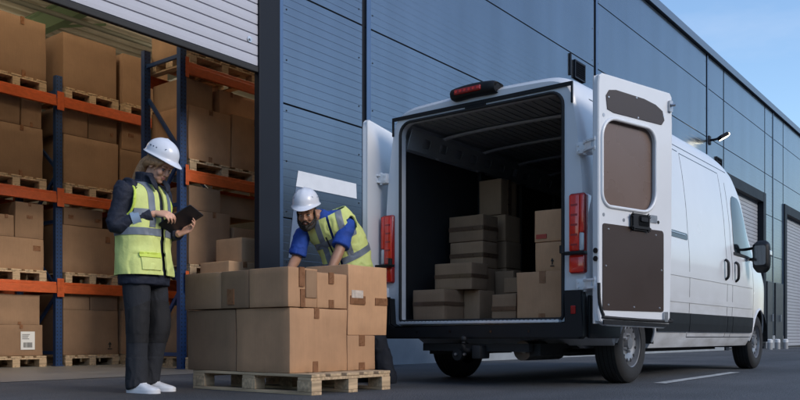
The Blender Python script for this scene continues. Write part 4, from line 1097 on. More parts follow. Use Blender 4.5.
bm = NB(); plate(bm, [(-.12, -.2), (.12, -.2), (.12, .4), (.4, .4), (0, 1.0), (-.4, .4), (-.12, .4)], lambda a, c, t: Vector((-.21 - t, .03 + a * .035, .07 + c * .045)), .004, .0085); plate(bm, [(-.5, -.55), (.5, -.55), (.5, -.38), (-.5, -.38)], lambda a, c, t: Vector((-.21 - t, .03 + a * .035, .07 + c * .045)), .004, .0085); obj('arrow_print', bm, M['ink'], v11)
cv(6.08, 6.5, 2.90, 3.29, 1.195, 1.46, 'top box of the right stack in the van with a red stamp', [], 'card', [('x', .70, .95, .10, .24, .001, 'stamp_print', 'red_ink')])
# ------------------------------------------------------------------ people
def basis(fwd, up):
    f = Vector(fwd).normalized(); u = Vector(up); u = (u - f * u.dot(f)).normalized(); l = u.cross(f)
    return Matrix((f, l, u)).transposed()          # columns: forward, left, up
def head_into(bm, c, B, fem=True):
    E = lambda p, r, m=None: ell(bm, Vector(c) + B @ Vector(p), r, B @ m if m else B, 20, 14)
    k = .96 if fem else 1.03
    s = lambda t: tuple(x * k for x in t)
    E(s((-.012, 0, .035)), s((.096, .074, .088))); E(s((.022, 0, -.03)), s((.066, .060, .085)))
    E(s((.030, 0, -.075)), s((.055, .048 if fem else .054, .040))); E(s((.066, 0, -.100)), s((.020, .024, .018)))
    E(s((.066, 0, .03)), s((.026, .055, .04)))
    for q in (-1, 1):
        E(s((.060, q * .037, -.032)), s((.026, .022, .026))); E(s((.074, q * .030, .014)), s((.014, .024, .009)))
        E(s((-.004, q * .074, -.012)), s((.018, .009, .031)), Matrix.Rotation(.3, 3, 'Y'))
        E(s((.082, q * .012, -.040)), s((.013, .009, .009)))
    a = Vector(c) + B @ Vector(s((.082, 0, .012))); b = Vector(c) + B @ Vector(s((.104, 0, -.030)))
    tube(bm, [a, (a + b) / 2 + B @ Vector((.002, 0, 0)), b], [.008, .010, .0125], n=10)
    E(s((.102, 0, -.034)), s((.013, .012, .010)))
    E(s((.082, 0, -.061)), s((.014, .022, .007))); E(s((.081, 0, -.073)), s((.013, .019, .007)))
def face_bits(c, B, par, fem, k, hair):
    Pt = lambda p: Vector(c) + B @ Vector([x * k for x in p])
    for q in (-1, 1):
        bm = NB(); ell(bm, Pt((.0725, q * .031, -.005)), (.012 * k, .0125 * k, (.0040 if fem else .0062) * k), B, 14, 10); obj('eye', bm, M['eye_w'], par, smooth=80)
        bm = NB(); ell(bm, Pt((.0805, q * .030, -.010 if fem else -.009)), (.005, .006, .0035 if fem else .005), B, 12, 8); obj('iris', bm, M['black_gl'], par, smooth=80)
    for q in (-1, 1):
        bm = NB(); tube(bm, [Pt((.079, q * .018, .002)), Pt((.0855, q * .030, .0055)), Pt((.078, q * .045, .001))], [.0022, .003, .002], n=6, k=3); obj('eyelash', bm, M['hair_m'], par, smooth=80)
    for q in (-1, 1):
        bm = NB(); tube(bm, [Pt((.088, q * .012, .019)), Pt((.088, q * .030, .025)), Pt((.076, q * .050, .018))], [(.003, .004), (.0035, .005), (.002, .003)], n=8, k=3); obj('eyebrow', bm, M['hair_f' if fem else 'hair_m'], par, smooth=80)
    bm = NB()
    tube(bm, [Pt((.085, -.021, -.064)), Pt((.094, -.008, -.060)), Pt((.0955, 0, -.0615)), Pt((.094, .008, -.060)), Pt((.085, .021, -.064))], [.0015, .0032, .0032, .0032, .0015], n=8, k=3)
    tube(bm, [Pt((.085, -.019, -.068)), Pt((.0935, 0, -.073)), Pt((.085, .019, -.068))], [.0015, .0042, .0015], n=8, k=4)
    obj('lips', bm, M['lips' if fem else 'lips_m'], par, smooth=80)
def hand_into(bm, wrist, d, back, thumb, curl, spread=.0, k=1., tcurl=.5):
    """palm and five separate fingers; d hand direction, back = back-of-hand normal, thumb = side of the thumb"""
    d = Vector(d).normalized(); back = Vector(back); back = (back - d * back.dot(d)).normalized(); th = Vector(thumb); th = (th - d * th.dot(d) - back * th.dot(back)).normalized()
    w = Vector(wrist)
    tube(bm, [w - d * .02, w, w + d * .03 * k, w + d * .07 * k, w + d * .092 * k], [(.027 * k, .020 * k), (.027 * k, .019 * k), (.036 * k, .0165 * k), (.040 * k, .015 * k), (.038 * k, .011 * k)], n=14, ref=th, k=2)
    for i in range(4):
        b = w + d * (.085 - .004 * abs(i - 1)) * k + th * (.030 - .0195 * i) * k
        L = [.043, .049, .045, .035][i] * k; dd = (d + th * spread * (1.2 - .8 * i)).normalized(); pts = [b - dd * .012, b]; ang = 0
        for j in range(3):
            ang += curl[j] * (1 + .08 * i); q = dd * math.cos(ang) - back * math.sin(ang); pts.append(pts[-1] + q * L * (1, .66, .5)[j])
        tube(bm, pts, [.0085 * k, .0088 * k, .0082 * k, .0075 * k, .0055 * k], n=10, ref=th, k=2)
        ell(bm, pts[-1], (.0055 * k,) * 3, None, 8, 6)
    b = w + d * .022 * k + th * .024 * k; q1 = (d * .72 + th * .62 - back * .25).normalized(); q2 = (d * .92 + th * .18 - back * tcurl).normalized()
    p = [b, b + q1 * .038 * k, b + q1 * .038 * k + q2 * .032 * k, b + q1 * .038 * k + q2 * .056 * k]
    tube(bm, p, [.014 * k, .0115 * k, .010 * k, .007 * k], n=10, ref=back, k=2); ell(bm, p[-1], (.007 * k,) * 3, None, 8, 6)
def hat_on(c, B, par, k=1.0):
    """hard hat in head axes: shell, peak, rim, harness"""
    Pt = lambda p: Vector(c) + B @ Vector([x * k for x in p])
    bm = NB(); rows = []; n = 36
    for i in range(12):
        t = i / 11 * math.pi / 2; row = []
        for j in range(n):
            a = 2 * math.pi * j / n; ca, sa = math.cos(a), math.sin(a)
            rx, ry, rz = .142, .112, .118
            x = rx * ca * math.cos(t) ** .85 ; y = ry * sa * math.cos(t) ** .85; z = .035 + rz * math.sin(t)
            ridge = .006 * math.exp(-(y / .022) ** 2) * math.sin(t) + .0035 * (math.exp(-((abs(y) - .055) / .014) ** 2)) * math.sin(t)
            if i == 11: x = y = 0; z = .035 + rz + .006
            row.append(bm.verts.new(Pt((x - .004, y, z + ridge))))
        rows.append(row)
    # rim and peak
    rim = []
    for dr, dz in ((.004, -.012), (.012, -.018), (.012, -.022)):
        row = []
        for j in range(n):
            a = 2 * math.pi * j / n; ca, sa = math.cos(a), math.sin(a); pk = max(0, ca) ** 2.2
            x = (.142 + dr + .052 * pk * (dr > .005)) * ca; y = (.112 + dr) * sa
            row.append(bm.verts.new(Pt((x - .004, y, .035 + dz - .022 * pk * (dr > .005)))))
        rim.append(row)
    allr = rim[::-1] + rows
    inner = []
    for j in range(n):
        a = 2 * math.pi * j / n; inner.append(bm.verts.new(Pt((.134 * math.cos(a) - .004, .104 * math.sin(a), .018))))
    top = bm.verts.new(Pt((0, 0, .13)))
    for a, b in zip(allr, allr[1:]):
        for j in range(n):
            bm.faces.new((a[j], a[(j + 1) % n], b[(j + 1) % n], b[j]))
    for j in range(n):
        bm.faces.new((allr[0][j], inner[j], inner[(j + 1) % n], allr[0][(j + 1) % n])); bm.faces.new((inner[j], top, inner[(j + 1) % n]))
    bmesh.ops.remove_doubles(bm, verts=bm.verts, dist=2e-5)
    h = obj('hard_hat', bm, M['hat'], par, smooth=42)
    bm = NB(); tube(bm, [Pt((.106 * math.cos(a) - .006, .090 * math.sin(a), .012)) for a in [2 * math.pi * i / 24 for i in range(25)]], [(.014, .003)] * 25, n=8, ref=B @ Vector((0, 0, 1)), cap=False)
    obj('harness', bm, M['hat_in'], h, smooth=60)
    for q in (-1, 1):
        for x in (-.05, -.02, .01):
            bm = NB(); tube(bm, [Pt((x, q * .102, .075)), Pt((x, q * .1065, .075))], [.006, .006], n=8); obj('vent', bm, M['hat_in'], h)
        bm = NB(); tube(bm, [Pt((.074, q * .071, .083)), Pt((.080, q * .078, .086))], [.008, .008], n=10); obj('vent', bm, M['hat_in'], h)
    return h
def sneaker(par, heel, d, m, L=.27, sole=True):
    """shoe from heel point (on the ground) along d"""
    d = Vector(d); d.z = 0; d.normalize(); l = Vector((-d.y, d.x, 0)); h = Vector(heel)
    bm = NB(); prof = [(.0, .030, .075), (.02, .036, .088), (.07, .039, .095), (.11, .041, .085), (.15, .044, .068), (.20, .047, .052), (.24, .040, .043), (.268, .018, .034)]
    rg = []
    for a, w, z in prof:
        a *= L / .27; ring = []
        for i in range(16):
            t = math.pi * i / 15; ring.append(bm.verts.new(h + d * a + l * (w * math.copysign(abs(math.cos(t)) ** .7, math.cos(t))) + Vector((0, 0, .022 + (z - .022) * math.sin(t) ** .8))))
        rg.append(ring)
    for a, b in zip(rg, rg[1:]):
        for i in range(15): bm.faces.new((a[i], a[i + 1], b[i + 1], b[i]))
        bm.faces.new((a[0], b[0], b[15], a[15]))
    bm.faces.new(rg[0]); bm.faces.new(rg[-1]); o = obj('shoe', bm, m, par, smooth=50)
    bm = NB(); out = []
    for a, w, z in prof: out.append((a * L / .27, w + .004))
    lp = [(a, w) for a, w in out] + [(out[-1][0] + .008, 0)] + [(a, -w) for a, w in reversed(out)]
    plate(bm, lp, lambda a, b, t: h + d * a + l * b + Vector((0, 0, t)), .001, .026); obj('sole', bm, m, o, smooth=40)
    bm = NB()
    for i in range(4):
        a = (.115 + .024 * i) * L / .27; z = .083 - .0085 * i * 1.3
        bar(bm, h + d * a + l * .020 + Vector((0, 0, z)), h + d * a - l * .020 + Vector((0, 0, z)), .006, .004)
    obj('laces', bm, m, o)
    return o

# ---- the woman with the tablet.  local axes: x forward, y her left, z up
wo = empty('person', (3.515, 5.076, 0), 'woman in white hard hat and yellow vest standing and tapping on a dark tablet', 'person', None, R(-73.7))
HC = Vector((.125, .0, 1.640)); HB_ = basis((.80, .0, -.52), (.52, -.02, .80))
bm = NB()
head_into(bm, HC, HB_, True)
tube(bm, [(.01, 0, 1.44), (.025, 0, 1.52), (.06, 0, 1.57), (.085, 0, 1.62)], [.062, .052, .048, .05], n=16, ref=(0, 1, 0), k=3)
tube(bm, [(0, 0, .84), (-.01, 0, 1.05), (-.005, 0, 1.25), (0, 0, 1.40), (.005, 0, 1.47)], [(.14, .10), (.12, .09), (.13, .10), (.14, .085), (.08, .06)], n=18, ref=(0, 1, 0), k=3)
SR, ER, WRr = Vector((-.02, -.185, 1.455)), Vector((-.065, -.225, 1.19)), Vector((.150, -.085, 1.275))
SL, EL, WLr = Vector((.0, .185, 1.455)), Vector((.0, .235, 1.185)), Vector((.205, .125, 1.155))
for s_, e_, w_ in ((SR, ER, WRr), (SL, EL, WLr)): tube(bm, [s_, (s_ + e_) / 2, e_, (e_ + w_) / 2, w_], [.045, .042, .036, .032, .026], n=12, ref=(0, 1, .2), k=3)
KR, KL = Vector((.012, -.10, .49)), Vector((.045, .105, .49)); AR, AL = Vector((.0, -.09, .09)), Vector((-.04, .085, .09))
for hp, kn, an in ((Vector((0, -.085, .86)), KR, AR), (Vector((0, .085, .86)), KL, AL)): tube(bm, [hp, (hp + kn) / 2, kn, (kn + an) / 2, an, an - Vector((0, 0, .05))], [.075, .066, .052, .048, .036, .036], n=12, ref=(0, 1, 0), k=3)
TP0 = Vector((.165, -.065, 1.205)); TL = Vector((.215, .08, .138)); TS = Vector((-.022, .195, -.049))
tn = TL.cross(TS).normalized()           # up out of the screen
if tn.z < 0: tn = -tn
# right hand pointing down on the screen, left hand gripping the far lower edge from below
hand_into(bm, WRr + Vector((.02, .005, .004)), (.9, .12, -.12), (.1, -.62, .78), (.12, .75, .45), (.55, .75, .5), .05, .92)
g = TP0 + TS * .98 + TL * .42
dL = (TP0 + TS * .55 + TL * .45 - tn * .03 - WLr).normalized()
hand_into(bm, WLr + Vector((.012, .0, .0)), (g + Vector((0, .01, -.03)) - WLr + Vector((.03, -.02, 0))), (.15, .75, -.65), (.25, .35, .9), (.35, .6, .5), .02, .92, .2)
me = remesh(bm, .0048, 2, .4)
mesh_obj('body', me, M['skin_f'], wo, smooth=0)
face_bits(HC, HB_, wo, True, .96, 'hair_f')
hat_on(HC + HB_ @ Vector((-.010, 0, .046)), HB_ @ Matrix.Rotation(R(-7), 3, 'Y'), wo, .93)
# hair: shell under the hat, drawn back into a low tail
bm = NB()
Hp = lambda p: HC + HB_ @ Vector(p)
ell(bm, Hp((-.022, 0, .03)), (.094, .080, .088), HB_, 20, 14)
for q in (-1, 1):
    tube(bm, [Hp((.062, q * .055, .055)), Hp((.045, q * .068, .03)), Hp((.005, q * .078, .018)), Hp((-.05, q * .072, -.015)), Hp((-.09, q * .03, -.045))], [(.010, .022), (.010, .026), (.012, .03), (.016, .032), (.02, .03)], n=10, ref=HB_ @ Vector((0, 1, 0)), k=4)
    tube(bm, [Hp((.055, q * .060, .03)), Hp((.042, q * .069, -.01)), Hp((.028, q * .069, -.045))], [.006, .006, .003], n=8, k=4)
tube(bm, [Hp((-.085, 0, -.02)), Hp((-.105, -.01, -.06)), Vector((-.045, -.02, 1.56)), Vector((-.075, -.03, 1.49))], [(.05, .05), (.046, .046), (.042, .04), (.028, .02)], n=12, ref=(0, 1, 0), k=4)
me = remesh(bm, .0055, 2); 
for v in me.vertices: v.co += v.normal * .0022 * noise.noise(Vector((v.co.x * 30, v.co.y * 160, v.co.z * 60)))
mesh_obj('hair', me, M['hair_f'], wo, smooth=0)
# jacket
TORSO = [((-.008, 0, .775), (.196, .150)), ((-.008, 0, .86), (.198, .150)), ((-.014, 0, 1.0), (.180, .138)), ((-.016, 0, 1.12), (.180, .138)), ((-.01, 0, 1.26), (.188, .142)), ((-.005, 0, 1.37), (.196, .132)), ((.0, 0, 1.44), (.186, .112)), ((.004, 0, 1.49), (.130, .09)), ((.008, 0, 1.525), (.085, .075))]
bm = NB()
tube(bm, [p for p, r in TORSO], [r for p, r in TORSO], n=28, ref=(0, 1, 0), k=4, sup=2.3)
for s_, e_, w_ in ((SR, ER, WRr), (SL, EL, WLr)):
    i_ = Vector((s_.x, s_.y * .6, s_.z - .01))
    tube(bm, [i_, s_, (s_ * .5 + e_ * .5), e_ + (e_ - (s_ + w_) / 2).normalized() * .008, (e_ * .5 + w_ * .5), w_ * .93 + e_ * .07], [.065, .074, .066, .062, .054, .046], n=16, ref=(0, 1, .2), k=4)
# raised collar
for i in range(22):
    a = R(-148 + 296 * i / 21) + math.pi; z0 = 1.49
    p = Vector((.022 + .078 * math.cos(a), .074 * math.sin(a), 1.50)); q = Vector((.032 + .088 * math.cos(a) , .082 * math.sin(a), 1.585 - .012 * math.cos(a)))
    tube(bm, [p, (p + q) / 2, q], [.011, .0105, .010], n=8)
for q in (-1, 1): tube(bm, [Vector((.075, q * .062, 1.555)), Vector((.112, q * .066, 1.535)), Vector((.140, q * .074, 1.495)), Vector((.150, q * .060, 1.45))], [(.010, .028), (.009, .036), (.009, .034), (.007, .014)], n=10, ref=(1, 0, .3), k=4)
me = remesh(bm, .007, 4, .5)
wrinkle(me, .008, 9, (1, 1, 1.5), 3, lambda c: 1.0 if abs(c.y) > .15 or c.z < .9 else .4)
jk = mesh_obj('jacket', me, M['jacket'], wo, smooth=0)
# grey reflective patch on the near forearm and cuff
bm = NB(); a_ = ER * .40 + WRr * .60; b_ = ER * .23 + WRr * .77
a_ = ER * .58 + WRr * .42; b_ = ER * .36 + WRr * .64
tube(bm, [a_, (a_ + b_) / 2, b_], [.0665, .0655, .0635], n=24, ref=(0, 1, .2), cap=False); rb = obj('sleeve_reflector', bm, M['band_light'], jk, smooth=60)
# trousers
bm = NB()
tube(bm, [(-.005, 0, .95), (-.008, 0, .88), (-.006, 0, .80), (-.004, 0, .765)], [(.165, .125), (.178, .138), (.172, .135), (.14, .11)], n=24, ref=(0, 1, 0), k=3, sup=2.3)
for sg, kn, an in ((-1, KR, AR), (1, KL, AL)):
    hp = Vector((-.005, sg * .088, .83)); tube(bm, [hp, hp * .7 + kn * .3, hp * .35 + kn * .65, kn, kn * .6 + an * .4, kn * .2 + an * .8, an + Vector((0, 0, -.025)), an + Vector((.004, 0, -.052))], [(.084, .104), (.086, .102), (.078, .088), (.073, .080), (.070, .076), (.068, .075), (.069, .079), (.069, .081)], n=20, ref=(0, 1, 0), k=4)
me = remesh(bm, .007, 3, .5)
wrinkle(me, .007, 8, (1.6, 1.6, .7), 11, lambda c: 1.6 if c.z < .25 else (1.2 if .42 < c.z < .6 else .7))
tr_ = mesh_obj('trousers', me, M['trousers'], wo, smooth=0)
for sg in (-1, 1):
    kb = shell(me, [((0, 0, .36), (0, 0, 1)), ((0, 0, .65), (-.35, sg * .3, 1)), ((0, sg * .10, 0), (0, 1, 0)), ((0, sg * .015, 0), (0, 1, 0))], lambda c, n_, sg=sg: .36 < c.z < .65 + .35 * c.x - .3 * sg * c.y and c.y * sg > .015 and (n_.x > -.25 or n_.y * sg < -.6) , .003)
    obj('knee_patch', kb, M['knee'], tr_, smooth=60)
# hi-vis vest over the jacket, open in front
bm = NB()
VT = [((-.006, 0, .835), (.222, .178)), ((-.008, 0, .93), (.216, .172)), ((-.012, 0, 1.05), (.206, .162)), ((-.012, 0, 1.2), (.212, .164)), ((-.008, 0, 1.34), (.214, .156)), ((-.002, 0, 1.43), (.206, .136)), ((.002, 0, 1.485), (.150, .104)), ((.006, 0, 1.515), (.098, .088)), ((.01, 0, 1.535), (.088, .08))]
tube(bm, [p for p, r in VT], [r for p, r in VT], n=32, ref=(0, 1, 0), k=5, sup=2.3)
for v in bm.verts: v.co.x += .012 * math.sin(v.co.y * 30 + v.co.z * 3) * max(0, (1.1 - v.co.z))
me = remesh(bm, .007, 4, .5)
wrinkle(me, .014, 6, (1, 1, .8), 21, lambda c: .5 if c.z > 1.25 else 1.1)
me.update()
vcuts = [((0, 0, .842), (0, 0, 1)), ((0, 0, 1.505), (0, 0, 1)), ((0, -.022, 0), (0, 1, 0)), ((0, .030, 0), (0, 1, 0)), ((0, -.072, 0), (0, 1, 0)), ((0, .072, 0), (0, 1, 0)), ((0, -.122, 0), (0, 1, 0)), ((0, .122, 0), (0, 1, 0)), ((0, 0, 1.12), (0, 0, 1)), ((0, 0, 1.172), (0, 0, 1))]
def gap_w(c): return -.022 < c.y < .030 and c.x > 0
def arm_w(c): return abs(c.y) > .165 and 1.26 < c.z < 1.47 and (abs(c.x + .01) < .075)
vb_ = shell(me, vcuts, lambda c, n_: .842 < c.z < 1.505 and not gap_w(c) and not arm_w(c), .0, .012)
ve = obj('vest', vb_, M['hivis'], wo, smooth=60)
on = lambda c: not gap_w(c) and not arm_w(c)
bb = shell(me, vcuts, lambda c, n_: 1.12 < c.z < 1.172 and on(c), .0045); obj('reflective_band', bb, M['band'], ve, smooth=60)
for sg in (-1, 1):
    bb = shell(me, vcuts, lambda c, n_, sg=sg: 1.178 < c.z < 1.505 and .072 < c.y * sg < .122 and on(c), .0045); obj('reflective_band', bb, M['band'], ve, smooth=60)
bb = shell(me, [((0, 0, 1.255), (0, 0, 1)), ((0, 0, 1.305), (0, 0, 1))] + vcuts, lambda c, n_: 1.255 < c.z < 1.305 and c.x > .02 and not gap_w(c) and not .07 < abs(c.y) < .124 and not arm_w(c), .0045); obj('reflective_band', bb, M['band'], ve, smooth=60)
pc = shell(me, [((0, 0, .875), (0, 0, 1)), ((0, 0, .985), (0, 0, 1)), ((0, -.045, 0), (0, 1, 0)), ((0, -.175, 0), (0, 1, 0)), ((.02, 0, 0), (1, 0, 0))], lambda c, n_: .875 < c.z < .985 and -.175 < c.y < -.045 and c.x > .02, .009); pk = obj('pocket', pc, M['hivis'], ve, smooth=60)
pc = shell(me, [((0, 0, .962), (0, 0, 1)), ((0, 0, .998), (0, 0, 1)), ((0, -.04, 0), (0, 1, 0)), ((0, -.18, 0), (0, 1, 0)), ((.02, 0, 0), (1, 0, 0))], lambda c, n_: .962 < c.z < .998 and -.18 < c.y < -.04 and c.x > .02, .016); obj('flap', pc, M['hivis_edge'], pk, smooth=60)
# piping round the armholes
for q in (-1, 1):
    bm = NB(); pts = []
    for i in range(25):
        a = 2 * math.pi * i / 24; pts.append(Vector((-.012 + .086 * math.cos(a), q * (.172 + .034 * (1 - max(0, math.sin(a)) * 1.15)), 1.37 + .115 * math.sin(a))))
    tube(bm, pts, [.009] * 25, n=8, ref=(0, 1, 0)); obj('piping', bm, M['hivis_edge'], ve, smooth=60)
sneaker(wo, AR + Vector((-.062, 0, -.09)), (1, -.10, 0), M['shoe_w'], .275); sneaker(wo, AL + Vector((-.062, 0, -.09)), (1, .12, 0), M['shoe_w'], .275)
bm = NB(); bmr = WRr + Vector((.118, .02, -.025)); 
# tablet in her hands
tb_ = empty('tablet', wo.matrix_basis @ (TP0 + TL * .5 + TS * .5), 'dark tablet held up in both hands by the woman', 'tablet', None, R(-73.7))
tc_ = TP0 + TL * .5 + TS * .5; tx, ty = TL.normalized(), TS.normalized()
bm = NB(); plate(bm, rrect(-.135, .135, -.100, .100, .014), lambda a, b, t: tx * a + ty * b + tn * t, -.005, .004); bmesh.ops.bevel(bm, geom=[e for e in bm.edges if e.calc_face_angle(0) > 1], offset=.002, segments=2, affect='EDGES'); obj('shell', bm, M['tablet'], tb_)
bm = NB(); plate(bm, rrect(-.125, .125, -.090, .090, .008), lambda a, b, t: tx * a + ty * b + tn * t, .0042, .0055); obj('screen', bm, M['screen'], tb_)
bm = NB(); tube(bm, [tx * .1 + ty * .07 - tn * .005, tx * .1 + ty * .07 - tn * .0068], [.008, .008], n=14); obj('camera_lens', bm, M['black_gl'], tb_)

# ---- the man bending over the boxes.  coordinates relative to his feet at (5.45, 4.5)
MO = Vector((5.45, 4.50, 0))
ma = empty('person', MO, 'bearded man in white hard hat, blue shirt and yellow vest bending over the boxes', 'person')
m_ = lambda x, y, z: Vector((x, y, z)) - MO
HIP = m_(5.35, 4.72, .93); NK = m_(5.085, 4.80, 1.41)
LV = Vector((.45, -.85, .24)).normalized()
spine = [HIP - Vector((-.02, 0, .13)), HIP, m_(5.335, 4.73, 1.08), m_(5.28, 4.745, 1.22), m_(5.195, 4.765, 1.33), m_(5.135, 4.785, 1.375), NK, NK + Vector((-.03, .02, .035))]
SLm, SRm = m_(5.20, 4.61, 1.365), m_(5.01, 4.955, 1.285)
ELm, HLm = m_(5.09, 4.60, 1.135), m_(4.98, 4.61, .935)
ERm, HRm = m_(4.965, 4.985, 1.08), m_(4.80, 4.90, .955)
HCm = m_(4.925, 4.825, 1.455); HBm = basis((-.80, -.50, -.42), (-.38, -.20, .80))
bm = NB(); head_into(bm, HCm, HBm, False)
tube(bm, [NK + Vector((.05, -.02, -.05)), NK + Vector((-.02, .01, .02)), HCm * .45 + NK * .55 + Vector((.0, 0, .0)), HCm + HBm @ Vector((-.03, 0, -.03))], [.07, .062, .058, .06], n=16, k=3)
tube(bm, spine[1:7], [(.13, .10), (.13, .10), (.14, .10), (.15, .10), (.13, .08), (.07, .06)], n=18, ref=LV, k=3)
for a, b, c in ((SLm, ELm, HLm), (SRm, ERm, HRm)): tube(bm, [a, (a + b) / 2, b, b * .6 + c * .4, c], [.054, .052, .044, .044, .029], n=14, ref=(0, 1, 0), k=4)
KLm, ALm = m_(5.40, 4.50, .49), m_(5.455, 4.385, .09); KRm, ARm = m_(5.45, 4.64, .49), m_(5.52, 4.66, .09)
for hp, kn, an in ((HIP + LV * .09, KLm, ALm), (HIP - LV * .09, KRm, ARm)): tube(bm, [hp, (hp + kn) / 2, kn, (kn + an) / 2, an, an - Vector((0, 0, .05))], [.08, .07, .055, .05, .04, .04], n=12, ref=(0, 1, 0), k=3)
hand_into(bm, HLm, (-.35, -.02, -.85), (.15, .9, .25), (-.9, .1, .3), (.25, .3, .3), .03, 1.05)
hand_into(bm, HRm, (-.8, -.25, -.45), (-.35, .25, .85), (.2, -.9, .1), (.3, .35, .3), .04, 1.05)
me = remesh(bm, .005, 2, .4); mesh_obj('body', me, M['skin_m'], ma, smooth=0)
face_bits(HCm, HBm, ma, False, 1.03, 'hair_m')
hat_on(HCm + HBm @ Vector((-.010, 0, .046)), HBm @ Matrix.Rotation(R(-6), 3, 'Y'), ma, 1.0)
Hq = lambda p: HCm + HBm @ Vector(p)
bm = NB(); ell(bm, Hq((-.024, 0, .03)), (.092, .080, .088), HBm, 20, 14)
for q in (-1, 1): tube(bm, [Hq((.02, q * .076, .02)), Hq((.022, q * .075, -.02)), Hq((.024, q * .068, -.06))], [(.006, .012), (.006, .013), (.008, .016)], n=8, ref=HBm @ Vector((0, 1, 0)), k=3)
me = remesh(bm, .006, 2); mesh_obj('hair', me, M['hair_m'], ma, smooth=0)
# beard round the jaw, with moustache
bm = NB()
jaw = [(.012, -.074, -.035), (.022, -.070, -.075), (.050, -.050, -.105), (.078, -.02, -.122), (.084, 0, -.125), (.078, .02, -.122), (.050, .050, -.105), (.022, .070, -.075), (.012, .074, -.035)]
tube(bm, [Hq(p) for p in jaw], [(.007, .010), (.010, .015), (.012, .018), (.014, .019), (.014, .020), (.014, .019), (.012, .018), (.010, .015), (.007, .010)], n=12, ref=HBm @ Vector((1, 0, 0)), k=4)
for q in (-1, 1):
    tube(bm, [Hq((.024, q * .068, -.05)), Hq((.058, q * .050, -.072)), Hq((.078, q * .034, -.085)), Hq((.09, q * .012, -.10))], [.008, .009, .009, .009], n=10, k=3)
    tube(bm, [Hq((.103, q * .002, -.053)), Hq((.098, q * .018, -.056)), Hq((.084, q * .032, -.075))], [.0052, .0055, .0055], n=10, k=3)
tube(bm, [Hq((.092, 0, -.088)), Hq((.092, 0, -.115))], [.012, .016], n=10)
me = remesh(bm, .004, 1)
for v in me.vertices: v.co += v.normal * .0035 * noise.noise(v.co * 120)
mesh_obj('beard', me, M['hair_m'], ma, smooth=0)
bm = NB(); tube(bm, [Hq((.088, -.015, -.0655)), Hq((.0965, 0, -.0665)), Hq((.088, .015, -.0655))], [.0025, .0045, .0025], n=8, k=3); obj('teeth', bm, M['teeth'], ma, smooth=80)
# blue polo shirt with short sleeves and collar
bm = NB(); tube(bm, spine[1:], [(.165, .125), (.165, .125), (.178, .132), (.188, .13), (.165, .105), (.095, .08), (.075, .07)], n=26, ref=LV, k=4, sup=2.3)
for a, b in ((SLm, ELm), (SRm, ERm)):
    i_ = a * .7 + NK * .3 + Vector((.02, 0, -.02)); tube(bm, [i_, a, a * .5 + b * .5, a * .12 + b * .88], [.05, .066, .070, .075], n=18, ref=(0, 1, 0), k=4)
for i in range(18):
    a = 2 * math.pi * i / 18; f_ = HBm @ Vector((1, 0, 0)); c0 = NK + Vector((-.015, .008, .015)); up = (HCm - NK).normalized(); s1 = LV; s2 = up.cross(s1)
    p = c0 + s1 * math.cos(a) * .076 + s2 * math.sin(a) * .072; tube(bm, [p, p + up * .035 + (p - c0) * .06], [.012, .010], n=8)
me = remesh(bm, .007, 4, .5); wrinkle(me, .010, 10, (1, 1, 1), 5); mesh_obj('shirt', me, M['polo'], ma, smooth=0)
# trousers
bm = NB(); tube(bm, [HIP + Vector((-.03, .02, .09)), HIP, HIP - Vector((0, 0, .12))], [(.165, .125), (.172, .14), (.15, .13)], n=22, ref=LV, k=3)
for sg, kn, an in ((1, KLm, ALm), (-1, KRm, ARm)):
    hp = HIP + LV * .088 * sg - Vector((0, 0, .08)); tube(bm, [hp, hp * .5 + kn * .5, kn, kn * .5 + an * .5, an + Vector((0, 0, -.03)), an + Vector((0, 0, -.055))], [.105, .098, .088, .084, .082, .086], n=18, ref=(0, 1, 0), k=4)
me = remesh(bm, .008, 3); wrinkle(me, .014, 7, (1.2, 1.2, 1), 31, lambda c: 1.5 if c.z < .3 else .8); mesh_obj('trousers', me, M['navy_tr'], ma, smooth=0)
sneaker(ma, ALm + Vector((.075, .01, -.09)), (-1, -.15, 0), M['shoe_b'], .30); sneaker(ma, ARm + Vector((.075, .0, -.09)), (-1, .12, 0), M['shoe_b'], .30)
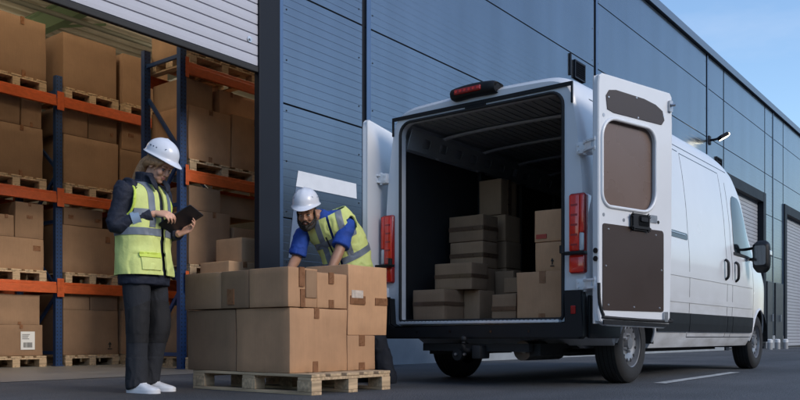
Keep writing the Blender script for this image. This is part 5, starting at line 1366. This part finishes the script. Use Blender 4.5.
# vest: a shell along the bent back
bm = NB(); tube(bm, [HIP - Vector((-.015, 0, .02))] + spine[1:5] + [m_(5.145, 4.775, 1.365), m_(5.105, 4.79, 1.40), NK + Vector((-.012, .008, .035))], [(.225, .185), (.22, .175), (.215, .162), (.215, .160), (.218, .158), (.222, .155), (.205, .135), (.105, .10)], n=30, ref=LV, k=5, sup=2.3)
me = remesh(bm, .007, 4, .5); wrinkle(me, .013, 6, (1, 1, 1), 41)
AX_ = (NK - HIP).normalized(); FR = LV.cross(AX_).normalized()
if FR.x > 0: FR = -FR
sp = lambda c: (c - HIP).dot(AX_); sl = lambda c: (c - HIP).dot(LV); sf = lambda c: (c - (HIP + AX_ * sp(c))).dot(FR)
LEN = (NK - HIP).length
pcut = lambda d: (HIP + AX_ * d, AX_); lcut = lambda d: (HIP + LV * d, LV)
mc = [pcut(-.02), pcut(LEN + .022), pcut(.14), pcut(.195), pcut(.33), pcut(.385), lcut(-.012), lcut(.012), lcut(.075), lcut(.125), lcut(-.075), lcut(-.125)]
def mgap(c): return abs(sl(c)) < .012 and sf(c) > 0
def marm(c):
    for a in (SLm, SRm):
        q = a + Vector((0, 0, -.0)); d_ = c - q
        if d_.length < .085 and abs(sl(c)) > .15: return True
    return False
okm = lambda c: -.02 < sp(c) < LEN + .022 and not mgap(c) and not marm(c)
mv = obj('vest', shell(me, mc, lambda c, n_: okm(c), 0, .012), M['hivis'], ma, smooth=60)
obj('reflective_band', shell(me, mc, lambda c, n_: okm(c) and .14 < sp(c) < .195, .0045), M['band'], mv, smooth=60)
obj('reflective_band', shell(me, mc, lambda c, n_: okm(c) and .33 < sp(c) < .385 and sf(c) > .02 and abs(sl(c)) < .19, .0045), M['band'], mv, smooth=60)
for sg in (-1, 1): obj('reflective_band', shell(me, mc, lambda c, n_, sg=sg: okm(c) and .075 < sl(c) * sg < .125 and sp(c) > .197 and not (.329 < sp(c) < .386 and sf(c) > .02), .0045), M['band'], mv, smooth=60)
bm = NB(); bar(bm, HIP + AX_ * .02 + FR * .165, HIP + AX_ * .42 + FR * .14, .012, .01, ref=FR); obj('zip', bm, M['black_pl'], mv)
